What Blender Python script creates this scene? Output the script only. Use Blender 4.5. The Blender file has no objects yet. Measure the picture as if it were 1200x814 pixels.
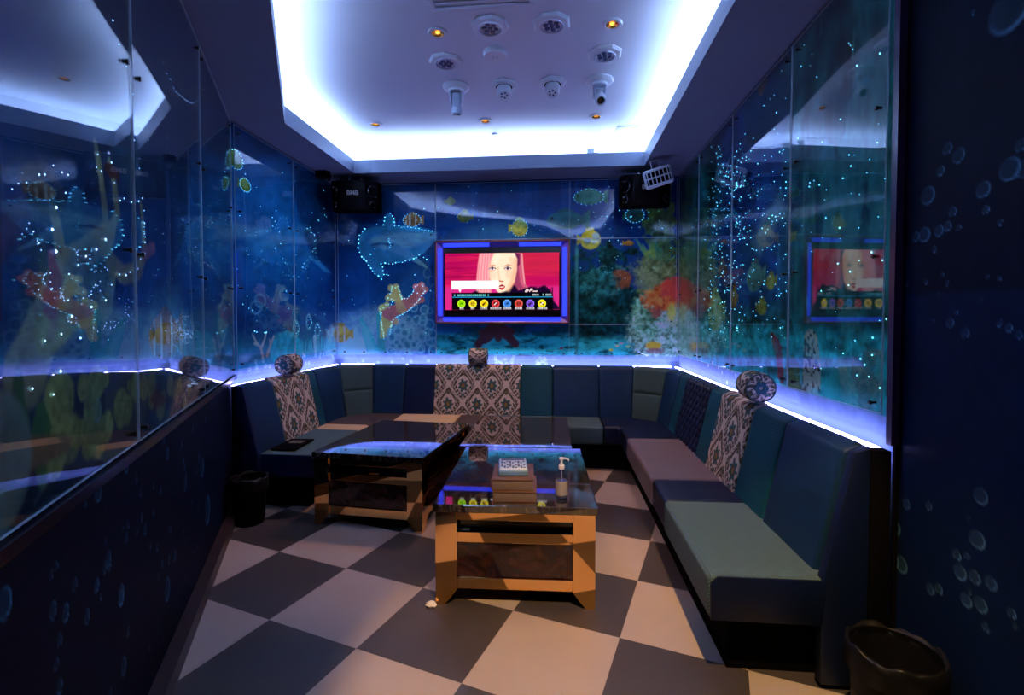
import bpy, bmesh, math, random
import numpy as np
from mathutils import Vector, Matrix
random.seed(4)
PI = math.pi
col = bpy.context.scene.collection

# ------------------------------------------------------------------ camera model (used to measure where things stand)
F, PITCH, CYP, PHI, H = 573.68, .0277, 389.43, -.0894, 1.4
_cp, _sp = math.cos(PITCH), math.sin(PITCH)
_c, _s = math.cos(PHI), math.sin(PHI)
RR = np.array([[1, 0, 0], [0, -_sp, -_cp], [0, _cp, -_sp]]) @ np.array([[_c, -_s, 0], [_s, _c, 0], [0, 0, 1]])
def hit(u, v, n, c):
    """where the sight line through photo point (u, v) meets the plane n.p = c of the room"""
    d = RR.T @ np.array([(u-600)/F, (v-CYP)/F, 1]); o = np.array([0, 0, H]); n = np.array(n, float)
    return o + d*((c-n@o)/(n@d))

XL, XR, YB, ZC, ZT = -2.40, 1.26, 5.18, 2.86, 3.13      # left wall, right wall, back wall, soffit, upper ceiling
CL = (XL, 3.44)                                          # corner where the left wall turns
DN = (.4600, -.8879)                                     # direction of the turned left wall, towards the entrance
NN = (.8879, .4600)                                      # its normal, into the room

# ------------------------------------------------------------------ materials
def lin(r, g, b):
    f = lambda c: (c/255/12.92) if c/255 <= .04045 else ((c/255+.055)/1.055)**2.4
    return (f(r), f(g), f(b))
class NT:
    def __init__(s, name):
        s.m = bpy.data.materials.new(name); s.m.use_nodes = True; s.t = s.m.node_tree
        s.t.nodes.clear(); s.out = s.n('ShaderNodeOutputMaterial')
    def n(s, typ, **k):
        nd = s.t.nodes.new(typ)
        for a, v in k.items(): setattr(nd, a, v)
        return nd
    def l(s, a, b): s.t.links.new(a, b)
    def math(s, op, a, b=None, c=None):
        nd = s.n('ShaderNodeMath', operation=op)
        for i, v in enumerate((a, b, c)):
            if v is None: continue
            if isinstance(v, (int, float)): nd.inputs[i].default_value = v
            else: s.l(v, nd.inputs[i])
        return nd.outputs[0]
    def mix(s, f, a, b):
        nd = s.n('ShaderNodeMix', data_type='RGBA')
        for i, v in ((0, f), (6, a), (7, b)):
            if isinstance(v, (int, float)): nd.inputs[i].default_value = v
            elif isinstance(v, tuple): nd.inputs[i].default_value = (*v, 1)
            else: s.l(v, nd.inputs[i])
        return nd.outputs[2]
    def pr(s, color, rough=.5, metal=0., spec=.5, coat=0., bump=None, bstr=.3, bdist=.002, **k):
        p = s.n('ShaderNodeBsdfPrincipled')
        if isinstance(color, tuple): p.inputs['Base Color'].default_value = (*color, 1)
        else: s.l(color, p.inputs['Base Color'])
        if isinstance(rough, (int, float)): p.inputs['Roughness'].default_value = rough
        else: s.l(rough, p.inputs['Roughness'])
        p.inputs['Metallic'].default_value = metal; p.inputs['Specular IOR Level'].default_value = spec
        p.inputs['Coat Weight'].default_value = coat
        for kk, v in k.items(): p.inputs[kk].default_value = v
        if bump is not None:
            b = s.n('ShaderNodeBump'); b.inputs['Strength'].default_value = bstr; b.inputs['Distance'].default_value = bdist
            s.l(bump, b.inputs['Height']); s.l(b.outputs[0], p.inputs['Normal'])
        s.l(p.outputs[0], s.out.inputs[0]); return p
    def noise(s, scale, detail=3, rough=.5, vec=None, dist=0):
        nd = s.n('ShaderNodeTexNoise'); nd.inputs['Scale'].default_value = scale; nd.inputs['Detail'].default_value = detail
        nd.inputs['Roughness'].default_value = rough; nd.inputs['Distortion'].default_value = dist
        s.l(vec or s.coord(), nd.inputs['Vector']); return nd.outputs[0]
    def coord(s, k='Object'): return s.n('ShaderNodeTexCoord').outputs[k]
def plain(name, color, rough=.5, metal=0., var=.12, nscale=40, **k):
    t = NT(name); nz = t.noise(nscale)
    dark = tuple(c*(1-var) for c in color); lite = tuple(min(1, c*(1+var)) for c in color)
    t.pr(t.mix(nz, dark, lite), rough, metal, **k); return t.m
def emis(name, color, strength):
    t = NT(name); e = t.n('ShaderNodeEmission'); e.inputs[0].default_value = (*color, 1); e.inputs[1].default_value = strength
    t.l(e.outputs[0], t.out.inputs[0]); return t.m
def leather(name, color, rough=.42, weave=False, ws=420, spec=.28):
    t = NT(name)
    if weave:
        sp = t.n('ShaderNodeSeparateXYZ'); t.l(t.coord(), sp.inputs[0])
        a = t.math('SINE', t.math('MULTIPLY', t.math('ADD', sp.outputs[0], sp.outputs[1]), ws))
        b = t.math('SINE', t.math('MULTIPLY', t.math('ADD', t.math('SUBTRACT', sp.outputs[1], sp.outputs[0]), sp.outputs[2]), ws))
        h = t.math('MULTIPLY', a, b)
        f = t.math('MULTIPLY_ADD', h, .5, .5)
        c = t.mix(f, tuple(x*.55 for x in color), tuple(x*1.4 for x in color))
        t.pr(c, rough, bump=h, bstr=.5, bdist=.002, spec=.2)
    else:
        nz = t.noise(260, 2); nz2 = t.noise(6, 2)
        t.pr(t.mix(nz2, tuple(x*.85 for x in color), tuple(x*1.15 for x in color)), rough, bump=nz, bstr=.12, bdist=.001, spec=spec)
    return t.m
M = {}
M['white_paint'] = plain('white paint', (.66, .71, .80), .45, nscale=3, var=.03)
M['soffit'] = plain('soffit paint', (.15, .185, .26), .45, nscale=3, var=.04, spec=.3)
M['navy'] = leather('navy leather', (.0035, .022, .060), .45)
M['navy_dark'] = leather('dark navy leather', (.002, .007, .034), .45)
M['teal'] = leather('teal leather', (.004, .060, .085), .5, True, 700)
M['greygreen'] = leather('grey green woven cloth', (.034, .074, .078), .6, True, 330)
M['sage'] = leather('sage woven seat cloth', (.060, .108, .118), .55, True, 420)
M['taupe'] = leather('taupe leather', (.15, .115, .125), .45)
M['beige'] = leather('beige leather', (.55, .38, .20), .45)
M['brown'] = leather('brown leather', (.06, .046, .048), .45)
M['black'] = plain('matt black', (.0025, .0025, .004), .9, spec=.03)
M['black_gloss'] = plain('gloss black', (.005, .005, .007), .12)
M['black_metal'] = plain('black painted metal', (.0025, .0025, .0035), .5, spec=.10)
M['bronze'] = plain('gold mirror steel', (.92, .53, .19), .03, 1., var=.04, nscale=5)
M['chrome'] = plain('polished chrome', (.75, .76, .8), .12, 1., var=.02)
M['stud'] = plain('dark stud metal', (.03, .03, .035), .3, .8)
M['white_plastic'] = plain('white plastic', (.62, .66, .74), .35, var=.03)
M['silver_plastic'] = plain('silver plastic', (.42, .48, .60), .3, .2, var=.05)
M['lens'] = plain('blue grey lens glass', (.07, .10, .20), .15)
M['gold_reflector'] = plain('gold lamp reflector', (.9, .45, .06), .25, 1.)
M['amber'] = emis('amber lamp', (1, .42, .05), 3.0)
M['amber_dim'] = emis('dim amber lamp', (1, .40, .05), .9)
M['frame_brown'] = plain('brown lacquer', (.10, .028, .025), .3)
M['tv_blue'] = emis('blue led channel', (.03, .055, 1), 1.5)
M['tv_bezel'] = plain('tv bezel', (.004, .004, .005), .2)
M['cove'] = emis('cool white led strip', (.45, .62, 1), 104.)
M['ledge_led'] = emis('blue white led strip', (.36, .35, 1), 30.)
M['star'] = emis('fibre optic point', (.15, .75, 1), 9.)
M['star_white'] = emis('white blue fibre optic point', (.3, .55, 1), 9.)
M['tissue'] = plain('tissue paper', (.7, .66, .62), .8)
M['pages'] = plain('grey purple book pages', (.16, .12, .13), .6)
M['book_brown'] = leather('brown leatherette', (.11, .055, .040), .45)
M['liner'] = plain('black plastic bag', (.004, .004, .005), .38, nscale=30, spec=.22)
M['skirting'] = plain('dark brown wood', (.035, .018, .018), .4, nscale=12, var=.4)
M['trim_purple'] = plain('purple lacquer trim', (.022, .008, .035), .3)
M['edge'] = plain('pale glass edge glint', (.45, .60, .70), .3)  # pale colour in place of light caught by glass edges
M['vertex_text'] = plain('pale logo print', (.55, .5, .48), .4)
M['button'] = plain('dark keys', (.05, .08, .17), .4)
M['remote'] = plain('pale blue plastic', (.50, .66, .82), .35)
M['label'] = plain('grey label', (.32, .29, .33), .5)
t = NT('glass pane')
fr = t.n('ShaderNodeFresnel'); fr.inputs[0].default_value = 1.5
t.l(t.math('MULTIPLY_ADD', t.n('ShaderNodeNewGeometry').outputs['Backfacing'], 1/1.5-1.5, 1.5), fr.inputs[0])
tr = t.n('ShaderNodeBsdfTransparent'); tr.inputs[0].default_value = (.97, .99, 1, 1)
gl = t.n('ShaderNodeBsdfGlossy'); gl.inputs['Roughness'].default_value = 0.006
mx = t.n('ShaderNodeMixShader'); t.l(fr.outputs[0], mx.inputs[0]); t.l(tr.outputs[0], mx.inputs[1]); t.l(gl.outputs[0], mx.inputs[2]); t.l(mx.outputs[0], t.out.inputs[0])
M['glass'] = t.m
t = NT('clear bottle plastic')
fr = t.n('ShaderNodeFresnel'); fr.inputs[0].default_value = 1.45
t.l(t.math('MULTIPLY_ADD', t.n('ShaderNodeNewGeometry').outputs['Backfacing'], 1/1.45-1.45, 1.45), fr.inputs[0])
tr = t.n('ShaderNodeBsdfTransparent'); tr.inputs[0].default_value = (.75, .8, .9, 1)
gl = t.n('ShaderNodeBsdfGlossy'); gl.inputs['Roughness'].default_value = .04
mx = t.n('ShaderNodeMixShader'); t.l(fr.outputs[0], mx.inputs[0]); t.l(tr.outputs[0], mx.inputs[1]); t.l(gl.outputs[0], mx.inputs[2]); t.l(mx.outputs[0], t.out.inputs[0])
M['clear'] = t.m
# dark veined marble glass
t = NT('dark veined marble')
mp = t.n('ShaderNodeMapping'); mp.inputs['Scale'].default_value = (9, 3.2, 3); t.l(t.coord(), mp.inputs[0])
n1 = t.noise(1.6, 8, .62, mp.outputs[0], 1.8); n2 = t.noise(14, 4, .6, mp.outputs[0], .5)
cr = t.n('ShaderNodeValToRGB'); t.l(t.math('MULTIPLY_ADD', n2, .35, t.math('MULTIPLY', n1, .75)), cr.inputs[0])
e = cr.color_ramp.elements; e[0].position = .38; e[0].color = (.006, .005, .006, 1); e[1].position = .72; e[1].color = (.11, .085, .075, 1)
x = cr.color_ramp.elements.new(.52); x.color = (.020, .016, .016, 1)
t.pr(cr.outputs[0], .025, spec=1., coat=1.)
M['marble'] = t.m
t = NT('red brown marble panel')
n1 = t.noise(5, 7, .65, None, 2.5); cr = t.n('ShaderNodeValToRGB'); t.l(n1, cr.inputs[0])
e = cr.color_ramp.elements; e[0].position = .42; e[0].color = (.012, .004, .005, 1); e[1].position = .68; e[1].color = (.055, .020, .018, 1)
t.pr(cr.outputs[0], .08)
M['red_marble'] = t.m
# checker vinyl floor
TILE = .509; AX = -.4017-PHI
t = NT('checker floor vinyl')
sp = t.n('ShaderNodeSeparateXYZ'); t.l(t.coord(), sp.inputs[0])
ox = (-3.671*.509*_c + 6.1076*.509*_s); oy = (3.671*.509*_s + 6.1076*.509*_c)
ca, sa = math.cos(AX), math.sin(AX)
# i grows along (ca, sa); j grows along (sa, -ca)
dx = t.math('SUBTRACT', sp.outputs[0], ox); dy = t.math('SUBTRACT', sp.outputs[1], oy)
ii = t.math('DIVIDE', t.math('ADD', t.math('MULTIPLY', dx, ca), t.math('MULTIPLY', dy, sa)), TILE)
jj = t.math('DIVIDE', t.math('SUBTRACT', t.math('MULTIPLY', dx, sa), t.math('MULTIPLY', dy, ca)), TILE)
par = t.math('FLOORED_MODULO', t.math('ADD', t.math('FLOOR', ii), t.math('FLOOR', jj)), 2)
nz = t.noise(240, 2); nz2 = t.noise(3, 4)
light = t.mix(nz, (.36, .29, .26), (.52, .43, .385)); dark = t.mix(nz, (.030, .025, .027), (.046, .040, .042))
c = t.mix(par, light, dark); c = t.mix(t.math('MULTIPLY', nz2, .25), c, (.14, .11, .10))
t.pr(c, t.math('MULTIPLY_ADD', nz2, .25, .33), bump=nz, bstr=.04, bdist=.001)
M['floor'] = t.m
t = NT('printed mural'); at = t.n('ShaderNodeAttribute', attribute_name='Col'); t.pr(at.outputs[0], .6, spec=.08); M['mural'] = t.m
t = NT('printed damask cloth'); at = t.n('ShaderNodeAttribute', attribute_name='Col'); t.pr(at.outputs[0], .8, spec=.2, bump=t.noise(500, 2), bstr=.2, bdist=.001); M['damask'] = t.m
t = NT('screen picture'); at = t.n('ShaderNodeAttribute', attribute_name='Col'); em = t.n('ShaderNodeEmission'); em.inputs[1].default_value = 1.15
t.l(at.outputs[0], em.inputs[0]); t.l(em.outputs[0], t.out.inputs[0]); M['screen'] = t.m

# ------------------------------------------------------------------ object helpers
def link(name, me, mat=None, parent=None, loc=None, rot=None):
    o = bpy.data.objects.new(name, me); col.objects.link(o)
    if mat is not None and me is not None:
        for m in (mat if isinstance(mat, (list, tuple)) else [mat]): me.materials.append(m)
    if parent: o.parent = parent
    if loc is not None: o.location = loc
    if rot is not None: o.rotation_euler = rot
    return o
def tag(o, label=None, cat=None, group=None, kind=None):
    for k, v in (('label', label), ('category', cat), ('group', group), ('kind', kind)):
        if v: o[k] = v
    return o
def thing(name, label, cat, loc=(0, 0, 0), rot=(0, 0, 0), group=None):
    o = bpy.data.objects.new(name, None); col.objects.link(o); o.location = loc; o.rotation_euler = rot
    o.empty_display_size = .05
    return tag(o, label, cat, group)
def copy_tree(o, parent=None):
    c = o.copy(); col.objects.link(c)
    if parent: c.parent = parent
    for ch in list(o.children): copy_tree(ch, c)
    return c
class MB:
    def __init__(s): s.b = bmesh.new()
    def _x(s, vs, mat):
        if mat is not None: bmesh.ops.transform(s.b, matrix=mat, verts=vs)
        return vs
    def box(s, a, b, bev=0, seg=2, mat=None):
        r = bmesh.ops.create_cube(s.b, size=1); vs = r['verts']
        sz = [abs(b[i]-a[i]) for i in range(3)]; ce = [(a[i]+b[i])/2 for i in range(3)]
        bmesh.ops.transform(s.b, matrix=Matrix.Translation(ce) @ Matrix.Diagonal((*sz, 1)), verts=vs)
        if bev:
            es = list({e for v in vs for e in v.link_edges})
            r = bmesh.ops.bevel(s.b, geom=es, offset=min(bev, min(sz)*.49), segments=seg, affect='EDGES', profile=.5)
            vs = list({v for f in r['faces'] for v in f.verts} | {v for v in vs if v.is_valid})
        s._x(vs, mat); return s
    def lathe(s, prof, n=32, mat=None, cap=True):
        rings = []
        for r, z in prof:
            rings.append([s.b.verts.new((r*math.cos(2*PI*k/n), r*math.sin(2*PI*k/n), z)) for k in range(n)])
        for a, b in zip(rings, rings[1:]):
            for k in range(n): s.b.faces.new((a[k], a[(k+1) % n], b[(k+1) % n], b[k]))
        if cap:
            if prof[0][0] > 1e-5: s.b.faces.new(rings[0][::-1])
            if prof[-1][0] > 1e-5: s.b.faces.new(rings[-1])
        s._x([v for r in rings for v in r], mat); return s
    def tube(s, pts, r, n=10, closed=False):
        P = [Vector(p) for p in pts]; m = len(P); rings = []
        for i, p in enumerate(P):
            if closed: d = P[(i+1) % m]-P[i-1]
            else: d = P[min(i+1, m-1)]-P[max(i-1, 0)]
            d.normalize(); u = d.cross(Vector((0, 0, 1)))
            if u.length < .05: u = d.cross(Vector((0, 1, 0)))
            u.normalize(); w = d.cross(u); rr = r[i] if isinstance(r, (list, tuple)) else r
            rings.append([s.b.verts.new(p+rr*(math.cos(2*PI*k/n)*u+math.sin(2*PI*k/n)*w)) for k in range(n)])
        rng = range(m if closed else m-1)
        for i in rng:
            a, b = rings[i], rings[(i+1) % m]
            for k in range(n): s.b.faces.new((a[k], b[k], b[(k+1) % n], a[(k+1) % n]))
        if not closed: s.b.faces.new(rings[0]); s.b.faces.new(rings[-1][::-1])
        return s
    def prism(s, pts, z0, z1, mat=None, bev=0):
        lo = [s.b.verts.new((x, y, z0)) for x, y in pts]; hi = [s.b.verts.new((x, y, z1)) for x, y in pts]; n = len(pts)
        fs = [s.b.faces.new(lo[::-1]), s.b.faces.new(hi)]
        for k in range(n): fs.append(s.b.faces.new((lo[k], lo[(k+1) % n], hi[(k+1) % n], hi[k])))
        vs = lo+hi
        if bev:
            es = list({e for v in vs for e in v.link_edges})
            r = bmesh.ops.bevel(s.b, geom=es, offset=bev, segments=2, affect='EDGES', profile=.5)
            vs = list({v for f in r['faces'] for v in f.verts} | {v for v in vs if v.is_valid})
        s._x(vs, mat); return s
    def mesh(s, smooth=True, angle=.6):
        me = bpy.data.meshes.new('m'); bmesh.ops.recalc_face_normals(s.b, faces=s.b.faces); s.b.normal_update()
        for f in s.b.faces: f.smooth = smooth
        if smooth:
            for e in s.b.edges:
                if len(e.link_faces) == 2 and e.calc_face_angle(0) > angle: e.smooth = False
        s.b.to_mesh(me); s.b.free(); return me
    def obj(s, name, mat, parent=None, loc=None, rot=None, smooth=True, angle=.6):
        return link(name, s.mesh(smooth, angle), mat, parent, loc, rot)
def grid_mesh(P, C=None, closed_u=False):
    """P: (ny, nx, 3) vertices; C: (ny, nx, 3) colours"""
    ny, nx = P.shape[:2]; me = bpy.data.meshes.new('g'); idx = np.arange(ny*nx).reshape(ny, nx)
    q = np.stack([idx[:-1, :-1], idx[:-1, 1:], idx[1:, 1:], idx[1:, :-1]], -1).reshape(-1, 4)
    me.vertices.add(ny*nx); me.vertices.foreach_set('co', P.reshape(-1).astype(np.float32))
    me.loops.add(q.size); me.loops.foreach_set('vertex_index', q.reshape(-1).astype(np.int32))
    me.polygons.add(len(q)); me.polygons.foreach_set('loop_start', np.arange(0, q.size, 4, dtype=np.int32))
    me.polygons.foreach_set('loop_total', np.full(len(q), 4, dtype=np.int32))
    me.update(calc_edges=True)
    if C is not None: set_col(me, C.reshape(-1, 3))
    return me
def set_col(me, C):
    a = me.color_attributes.new('Col', 'FLOAT_COLOR', 'POINT')
    a.data.foreach_set('color', np.concatenate([C, np.ones((len(C), 1))], 1).reshape(-1).astype(np.float32))
def text_mesh(s, size, depth=.002):
    cu = bpy.data.curves.new('t', 'FONT'); cu.body = s; cu.size = size; cu.extrude = depth; cu.align_x = 'CENTER'; cu.align_y = 'CENTER'
    cu.offset = size*.015
    o = bpy.data.objects.new('t', cu); col.objects.link(o); dg = bpy.context.evaluated_depsgraph_get(); dg.update()
    me = bpy.data.meshes.new_from_object(o.evaluated_get(dg)); bpy.data.objects.remove(o); return me

# ------------------------------------------------------------------ painter: the murals' printed pictures
def vnoise(U, V, sc, seed, octv=4, rough=.55):
    out = 0; amp = 1; tot = 0
    for k in range(octv):
        rng = np.random.RandomState(seed*31+k); L = rng.rand(64, 64)
        x = U*sc*2**k+rng.rand()*50; y = V*sc*2**k+rng.rand()*50
        x0 = np.floor(x).astype(int); y0 = np.floor(y).astype(int); fx = x-x0; fy = y-y0
        fx = fx*fx*(3-2*fx); fy = fy*fy*(3-2*fy)
        g = lambda i, j: L[(y0+j) % 64, (x0+i) % 64]
        out = out+amp*((g(0, 0)*(1-fx)+g(1, 0)*fx)*(1-fy)+(g(0, 1)*(1-fx)+g(1, 1)*fx)*fy); tot += amp; amp *= rough
    return out/tot
def sm(a, b, x): t = np.clip((x-a)/(b-a), 0, 1); return t*t*(3-2*t)
class Paint:
    def __init__(s, us, zs, mapper=None):
        s.us, s.zs = np.array(us), np.array(zs); s.U, s.Z = np.meshgrid(s.us, s.zs); s.C = np.zeros((*s.U.shape, 3)); s.mp = mapper or (lambda x, y: (x, y))
        s.dots = []
    def pts(s, P): return [s.mp(*p) for p in P]
    def blend(s, m, c):
        c = np.array(c) if not isinstance(c, np.ndarray) else c
        s.C = s.C*(1-m[..., None])+c*m[..., None]
    def fill(s, c): s.C[:] = c
    def seg(s, P, W, close=False):
        """signed distance field to a tapering polyline"""
        best = np.full(s.U.shape, 9999.); n = len(P)
        if isinstance(W, (list, tuple)) and len(W) != n: W = list(np.interp(np.linspace(0, 1, n), np.linspace(0, 1, len(W)), W))
        for i in range(n if close else n-1):
            a, b = P[i], P[(i+1) % n]; w0, w1 = (W[i], W[(i+1) % n]) if isinstance(W, (list, tuple)) else (W, W)
            dx, dy = b[0]-a[0], b[1]-a[1]; L = dx*dx+dy*dy+1e-12
            t = np.clip(((s.U-a[0])*dx+(s.Z-a[1])*dy)/L, 0, 1)
            d = np.hypot(s.U-a[0]-t*dx, s.Z-a[1]-t*dy)-(w0+(w1-w0)*t)
            best = np.minimum(best, d)
        return best
    def stroke(s, P, W, c, soft=.006, al=1., rough=0, seed=1):
        Q = s.pts(P); d = s.seg(Q, W)
        if rough: d = d+rough*(vnoise(s.U, s.Z, 14, seed)-.5)
        s.blend(al*sm(soft, -soft*.2, d), c); return Q
    def inside(s, Q):
        m = np.zeros(s.U.shape, bool); n = len(Q)
        for i in range(n):
            (x0, y0), (x1, y1) = Q[i], Q[(i+1) % n]
            if abs(y1-y0) < 1e-9: continue
            c = ((y0 > s.Z) != (y1 > s.Z)) & (s.U < (x1-x0)*(s.Z-y0)/(y1-y0)+x0); m ^= c
        return m
    def poly(s, P, c, soft=.008, al=1., rough=0, seed=1, sc=12):
        Q = s.pts(P); m = s.inside(Q); d = s.seg(Q, 0., True); d = np.where(m, -d, d)
        if rough: d = d+rough*(vnoise(s.U, s.Z, sc, seed)-.5)
        s.blend(al*sm(soft, -soft, d), c); return Q
    def ell(s, x, y, rx, ry, c, soft=.15, al=1., rot=0, rough=0, seed=1, metres=False):
        """centre in photo px, radii in metres"""
        u, z = s.mp(x, y); du, dz = s.U-u, s.Z-z; cr, sr = math.cos(rot), math.sin(rot)
        r = np.hypot((du*cr+dz*sr)/rx, (-du*sr+dz*cr)/ry)
        if rough: r = r+rough*(vnoise(s.U, s.Z, 3/max(rx, ry), seed)-.5)+rough*.9*(vnoise(s.U, s.Z, 11/max(rx, ry), seed+5)-.5)
        s.blend(al*sm(1+soft, 1-soft, r), c); return r
    def ring(s, x, y, rx, ry, c, w=.25, al=1.):
        u, z = s.mp(x, y); r = np.hypot((s.U-u)/rx, (s.Z-z)/ry); s.blend(al*np.clip(1-abs(r-1)/w, 0, 1), c)
    def fish(s, x, y, L, body, stripe=None, face=1, hgt=.55, dotted=False, tail=None):
        u, z = s.mp(x, y); du, dz = (s.U-u)*face, s.Z-z
        r = np.hypot(du/(L*.5), dz/(L*.5*hgt)); tx = (.35+.75*vnoise(s.U, s.Z, 5/L, int(x), 4)+.35*np.clip(dz/(L*hgt), -.5, .5))[..., None]; body = np.array(body)*tx*.9; s.blend(sm(1.06, .94, r), body)
        tl = ((du < -L*.40) & (du > -L*.68) & (abs(dz) < (-(du)-L*.30)*.75)).astype(float); s.blend(tl, body*.8 if tail is None else tail)
        fn = ((abs(du+L*.03) < L*.22) & (dz > 0) & (dz < L*.5*hgt*1.35-abs(du)*.3)).astype(float)*(r > .9); s.blend(fn, body*.65 if tail is None else tail)
        if stripe is not None:
            for q in (-.22, .12, .34): s.blend(((abs(du-L*q-.1*np.abs(dz)) < L*.035) & (r < 1)).astype(float), stripe)
        s.blend(sm(1.15, .85, np.hypot(du-L*.36, dz-L*.05)/(L*.045)), (.01, .01, .01))
        if dotted:
            for k in range(18):
                a = 2*PI*k/18; s.dots.append((u+face*L*.52*math.cos(a), z+L*.55*hgt*math.sin(a), .45))
    def rim(s, P, step=.03, size=1., jit=.004, close=False):
        Q = s.pts(P)+([s.pts(P)[0]] if close else [])
        for a, b in zip(Q, Q[1:]):
            L = math.hypot(b[0]-a[0], b[1]-a[1]); n = max(1, int(L/step))
            for k in range(n):
                s.dots.append((a[0]+(b[0]-a[0])*k/n+random.gauss(0, jit), a[1]+(b[1]-a[1])*k/n+random.gauss(0, jit), size*random.uniform(.6, 1.2)))
    def scatter(s, x0, y0, x1, y1, n, size=.7):
        for k in range(n):
            u, z = s.mp(random.uniform(x0, x1), random.uniform(y0, y1)); s.dots.append((u, z, size*random.uniform(.5, 1.2)))
    def bubble(s, x, y, rx, ry, c=(.05, .13, .24), al=1.):
        c = tuple(1.7*q for q in c)
        """printed bubble: ring, brighter on one side"""
        u, z = s.mp(x, y); du, dz = (s.U-u)/rx, (s.Z-z)/ry; r = np.hypot(du, dz)
        a = np.clip(.55+.5*(np.cos(np.arctan2(dz, du)-.6-PI)), .12, 1)
        s.blend(np.clip(al*a*np.clip(1-abs(r-.88)/.16, 0, 1), 0, 1), c); s.blend(.12*al*(r < .8), c)

# ------------------------------------------------------------------ the walls and their printed undersea pictures
def zgrid(lo, hi, st, low=None):
    z = list(np.arange(lo, hi+st*.5, st)); z[-1] = hi
    return z
# --- back wall
def mpB(x, y): p = hit(x, y, (0, 1, 0), YB); return (float(p[0]), float(p[2]))
A = Paint(np.linspace(XL, XR, 430), [0, .3, .6, .85]+zgrid(.88, ZC, .0085), mpB)
U, Z = A.U, A.Z
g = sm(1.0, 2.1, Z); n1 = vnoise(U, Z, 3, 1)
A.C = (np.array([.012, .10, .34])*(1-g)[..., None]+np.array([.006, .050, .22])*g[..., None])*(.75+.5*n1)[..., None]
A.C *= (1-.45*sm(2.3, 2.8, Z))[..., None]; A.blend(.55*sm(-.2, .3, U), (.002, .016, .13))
vst = vnoise(U*6, Z*.3, 3, 9, 2); A.blend(.25*sm(.5, .8, vst)*sm(-1.2, -.8, U)*sm(1.9, 2.6, Z), (.005, .10, .36))
# light sandy mound and coral tubes at the left
A.ell(440, 398, .52, .34, np.array([.22, .42, .70])*(.6+.7*vnoise(U, Z, 40, 5, 2))[..., None], .2, .75, rough=.2)
A.ell(418, 408, .20, .14, (.35, .55, .8), .4, .6)
random.seed(11)
for k in range(46):
    x = random.uniform(455, 508); y = random.uniform(352 if x > 480 else 372, 412); r = random.uniform(.030, .050)
    A.ring(x, y, r, r*random.uniform(.9, 1.3), (.16, .38, .62), .3, .8)
    A.ell(x, y, r*.6, r*.6, (.02, .16, .36), .3, .8)
for k in range(6): A.ring(random.uniform(500, 509), 320+k*9, .04, .05, (.06, .16, .34), .25, .7)
# leaves
A.poly([(430, 412), (421, 374), (424, 371), (447, 412)], (.05, .36, .46), rough=.02)
A.poly([(421, 373), (432, 388), (440, 412), (432, 412)], (.12, .52, .60))
A.poly([(443, 412), (441, 368), (446, 362), (453, 412)], (.04, .32, .42))
A.poly([(404, 412), (410, 388), (418, 383), (424, 412)], (.25, .50, .66), al=.8)
# branching coral, yellow at the tips and pink in the middle
cy, cp = (.50, .40, .18), (.46, .14, .20)
for P, W, c in (([(449, 392), (451, 378), (455, 368)], [.03, .05, .07], cy), ([(455, 368), (449, 362)], [.06, .05], cy), ([(455, 366), (470, 361), (482, 353)], [.07, .05, .05], cp),
                ([(482, 353), (489, 344), (491, 337)], [.05, .04, .035], cp), ([(489, 344), (496, 340)], [.035, .03], cp), ([(482, 353), (492, 351)], [.05, .03], cp),
                ([(470, 361), (467, 350), (463, 343)], [.05, .045, .05], (.50, .30, .20)), ([(467, 349), (458, 348)], [.04, .04], cy), ([(463, 342), (463, 337)], [.04, .03], cy), ([(455, 368), (462, 376)], [.05, .03], cp)):
    A.stroke(P, W, c, .012, rough=.03, seed=3)
for x, y, r, q in ((458, 337, .035, cy), (464, 336, .035, cy), (455, 349, .035, cy), (487, 336, .032, cp), (494, 334, .034, cp), (499, 339, .03, cp), (494, 351, .032, cp), (449, 360, .035, cy), (453, 357, .03, cy), (448, 393, .03, cy), (456, 380, .04, cy), (464, 377, .03, (.5, .28, .2)), (474, 352, .03, cp)): A.ell(x, y, r, r, q, .15, .95, rough=.3)
A.rim([(450, 396), (447, 378), (446, 362), (452, 357), (459, 357), (462, 352), (455, 349), (457, 344), (460, 336), (466, 336), (471, 350), (478, 349), (484, 342), (486, 335), (494, 333), (498, 341), (490, 352), (484, 360), (472, 368), (460, 374), (456, 394)], .026, .62)
# whale shark
body = [(511, 271), (490, 266), (474, 264), (464, 264), (462, 256), (458, 250), (453, 251), (451, 258), (449, 265), (436, 266), (426, 269), (421, 277), (420, 290), (424, 300), (432, 311), (440, 321), (447, 327), (450, 322), (446, 309), (452, 308), (470, 307), (486, 303), (497, 296), (511, 281)]
A.poly(body, (.035, .20, .42), .012)
A.poly([(511, 273), (470, 272), (440, 276), (432, 284), (450, 292), (480, 290), (511, 279)], np.array([.20, .38, .58])*(.7+.6*vnoise(U, Z*5, 8, 6, 2))[..., None], .03, .85)
A.stroke([(458, 288), (478, 298), (500, 313)], [.05, .035, .006], (.10, .26, .48), .01)
A.stroke([(436, 287), (447, 285), (460, 287)], .01, (.02, .10, .26), .01)
A.rim([(428, 268), (421, 276), (420, 290), (424, 300), (432, 311), (440, 321), (447, 327), (450, 321), (447, 309), (460, 309), (480, 305), (492, 299), (503, 306)], .034, .9)
A.rim([(449, 263), (451, 254), (457, 250), (462, 256), (463, 264), (478, 266), (495, 268), (510, 272)], .034, .75); A.rim([(455, 280), (458, 288), (455, 292)], .02, .6)
A.fish(483, 258, .19, (.55, .17, .07), (.6, .5, .4), -1, .7, True)
A.fish(399, 391, .22, (.75, .42, .10), (.6, .6, .65), -1, .85)
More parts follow.
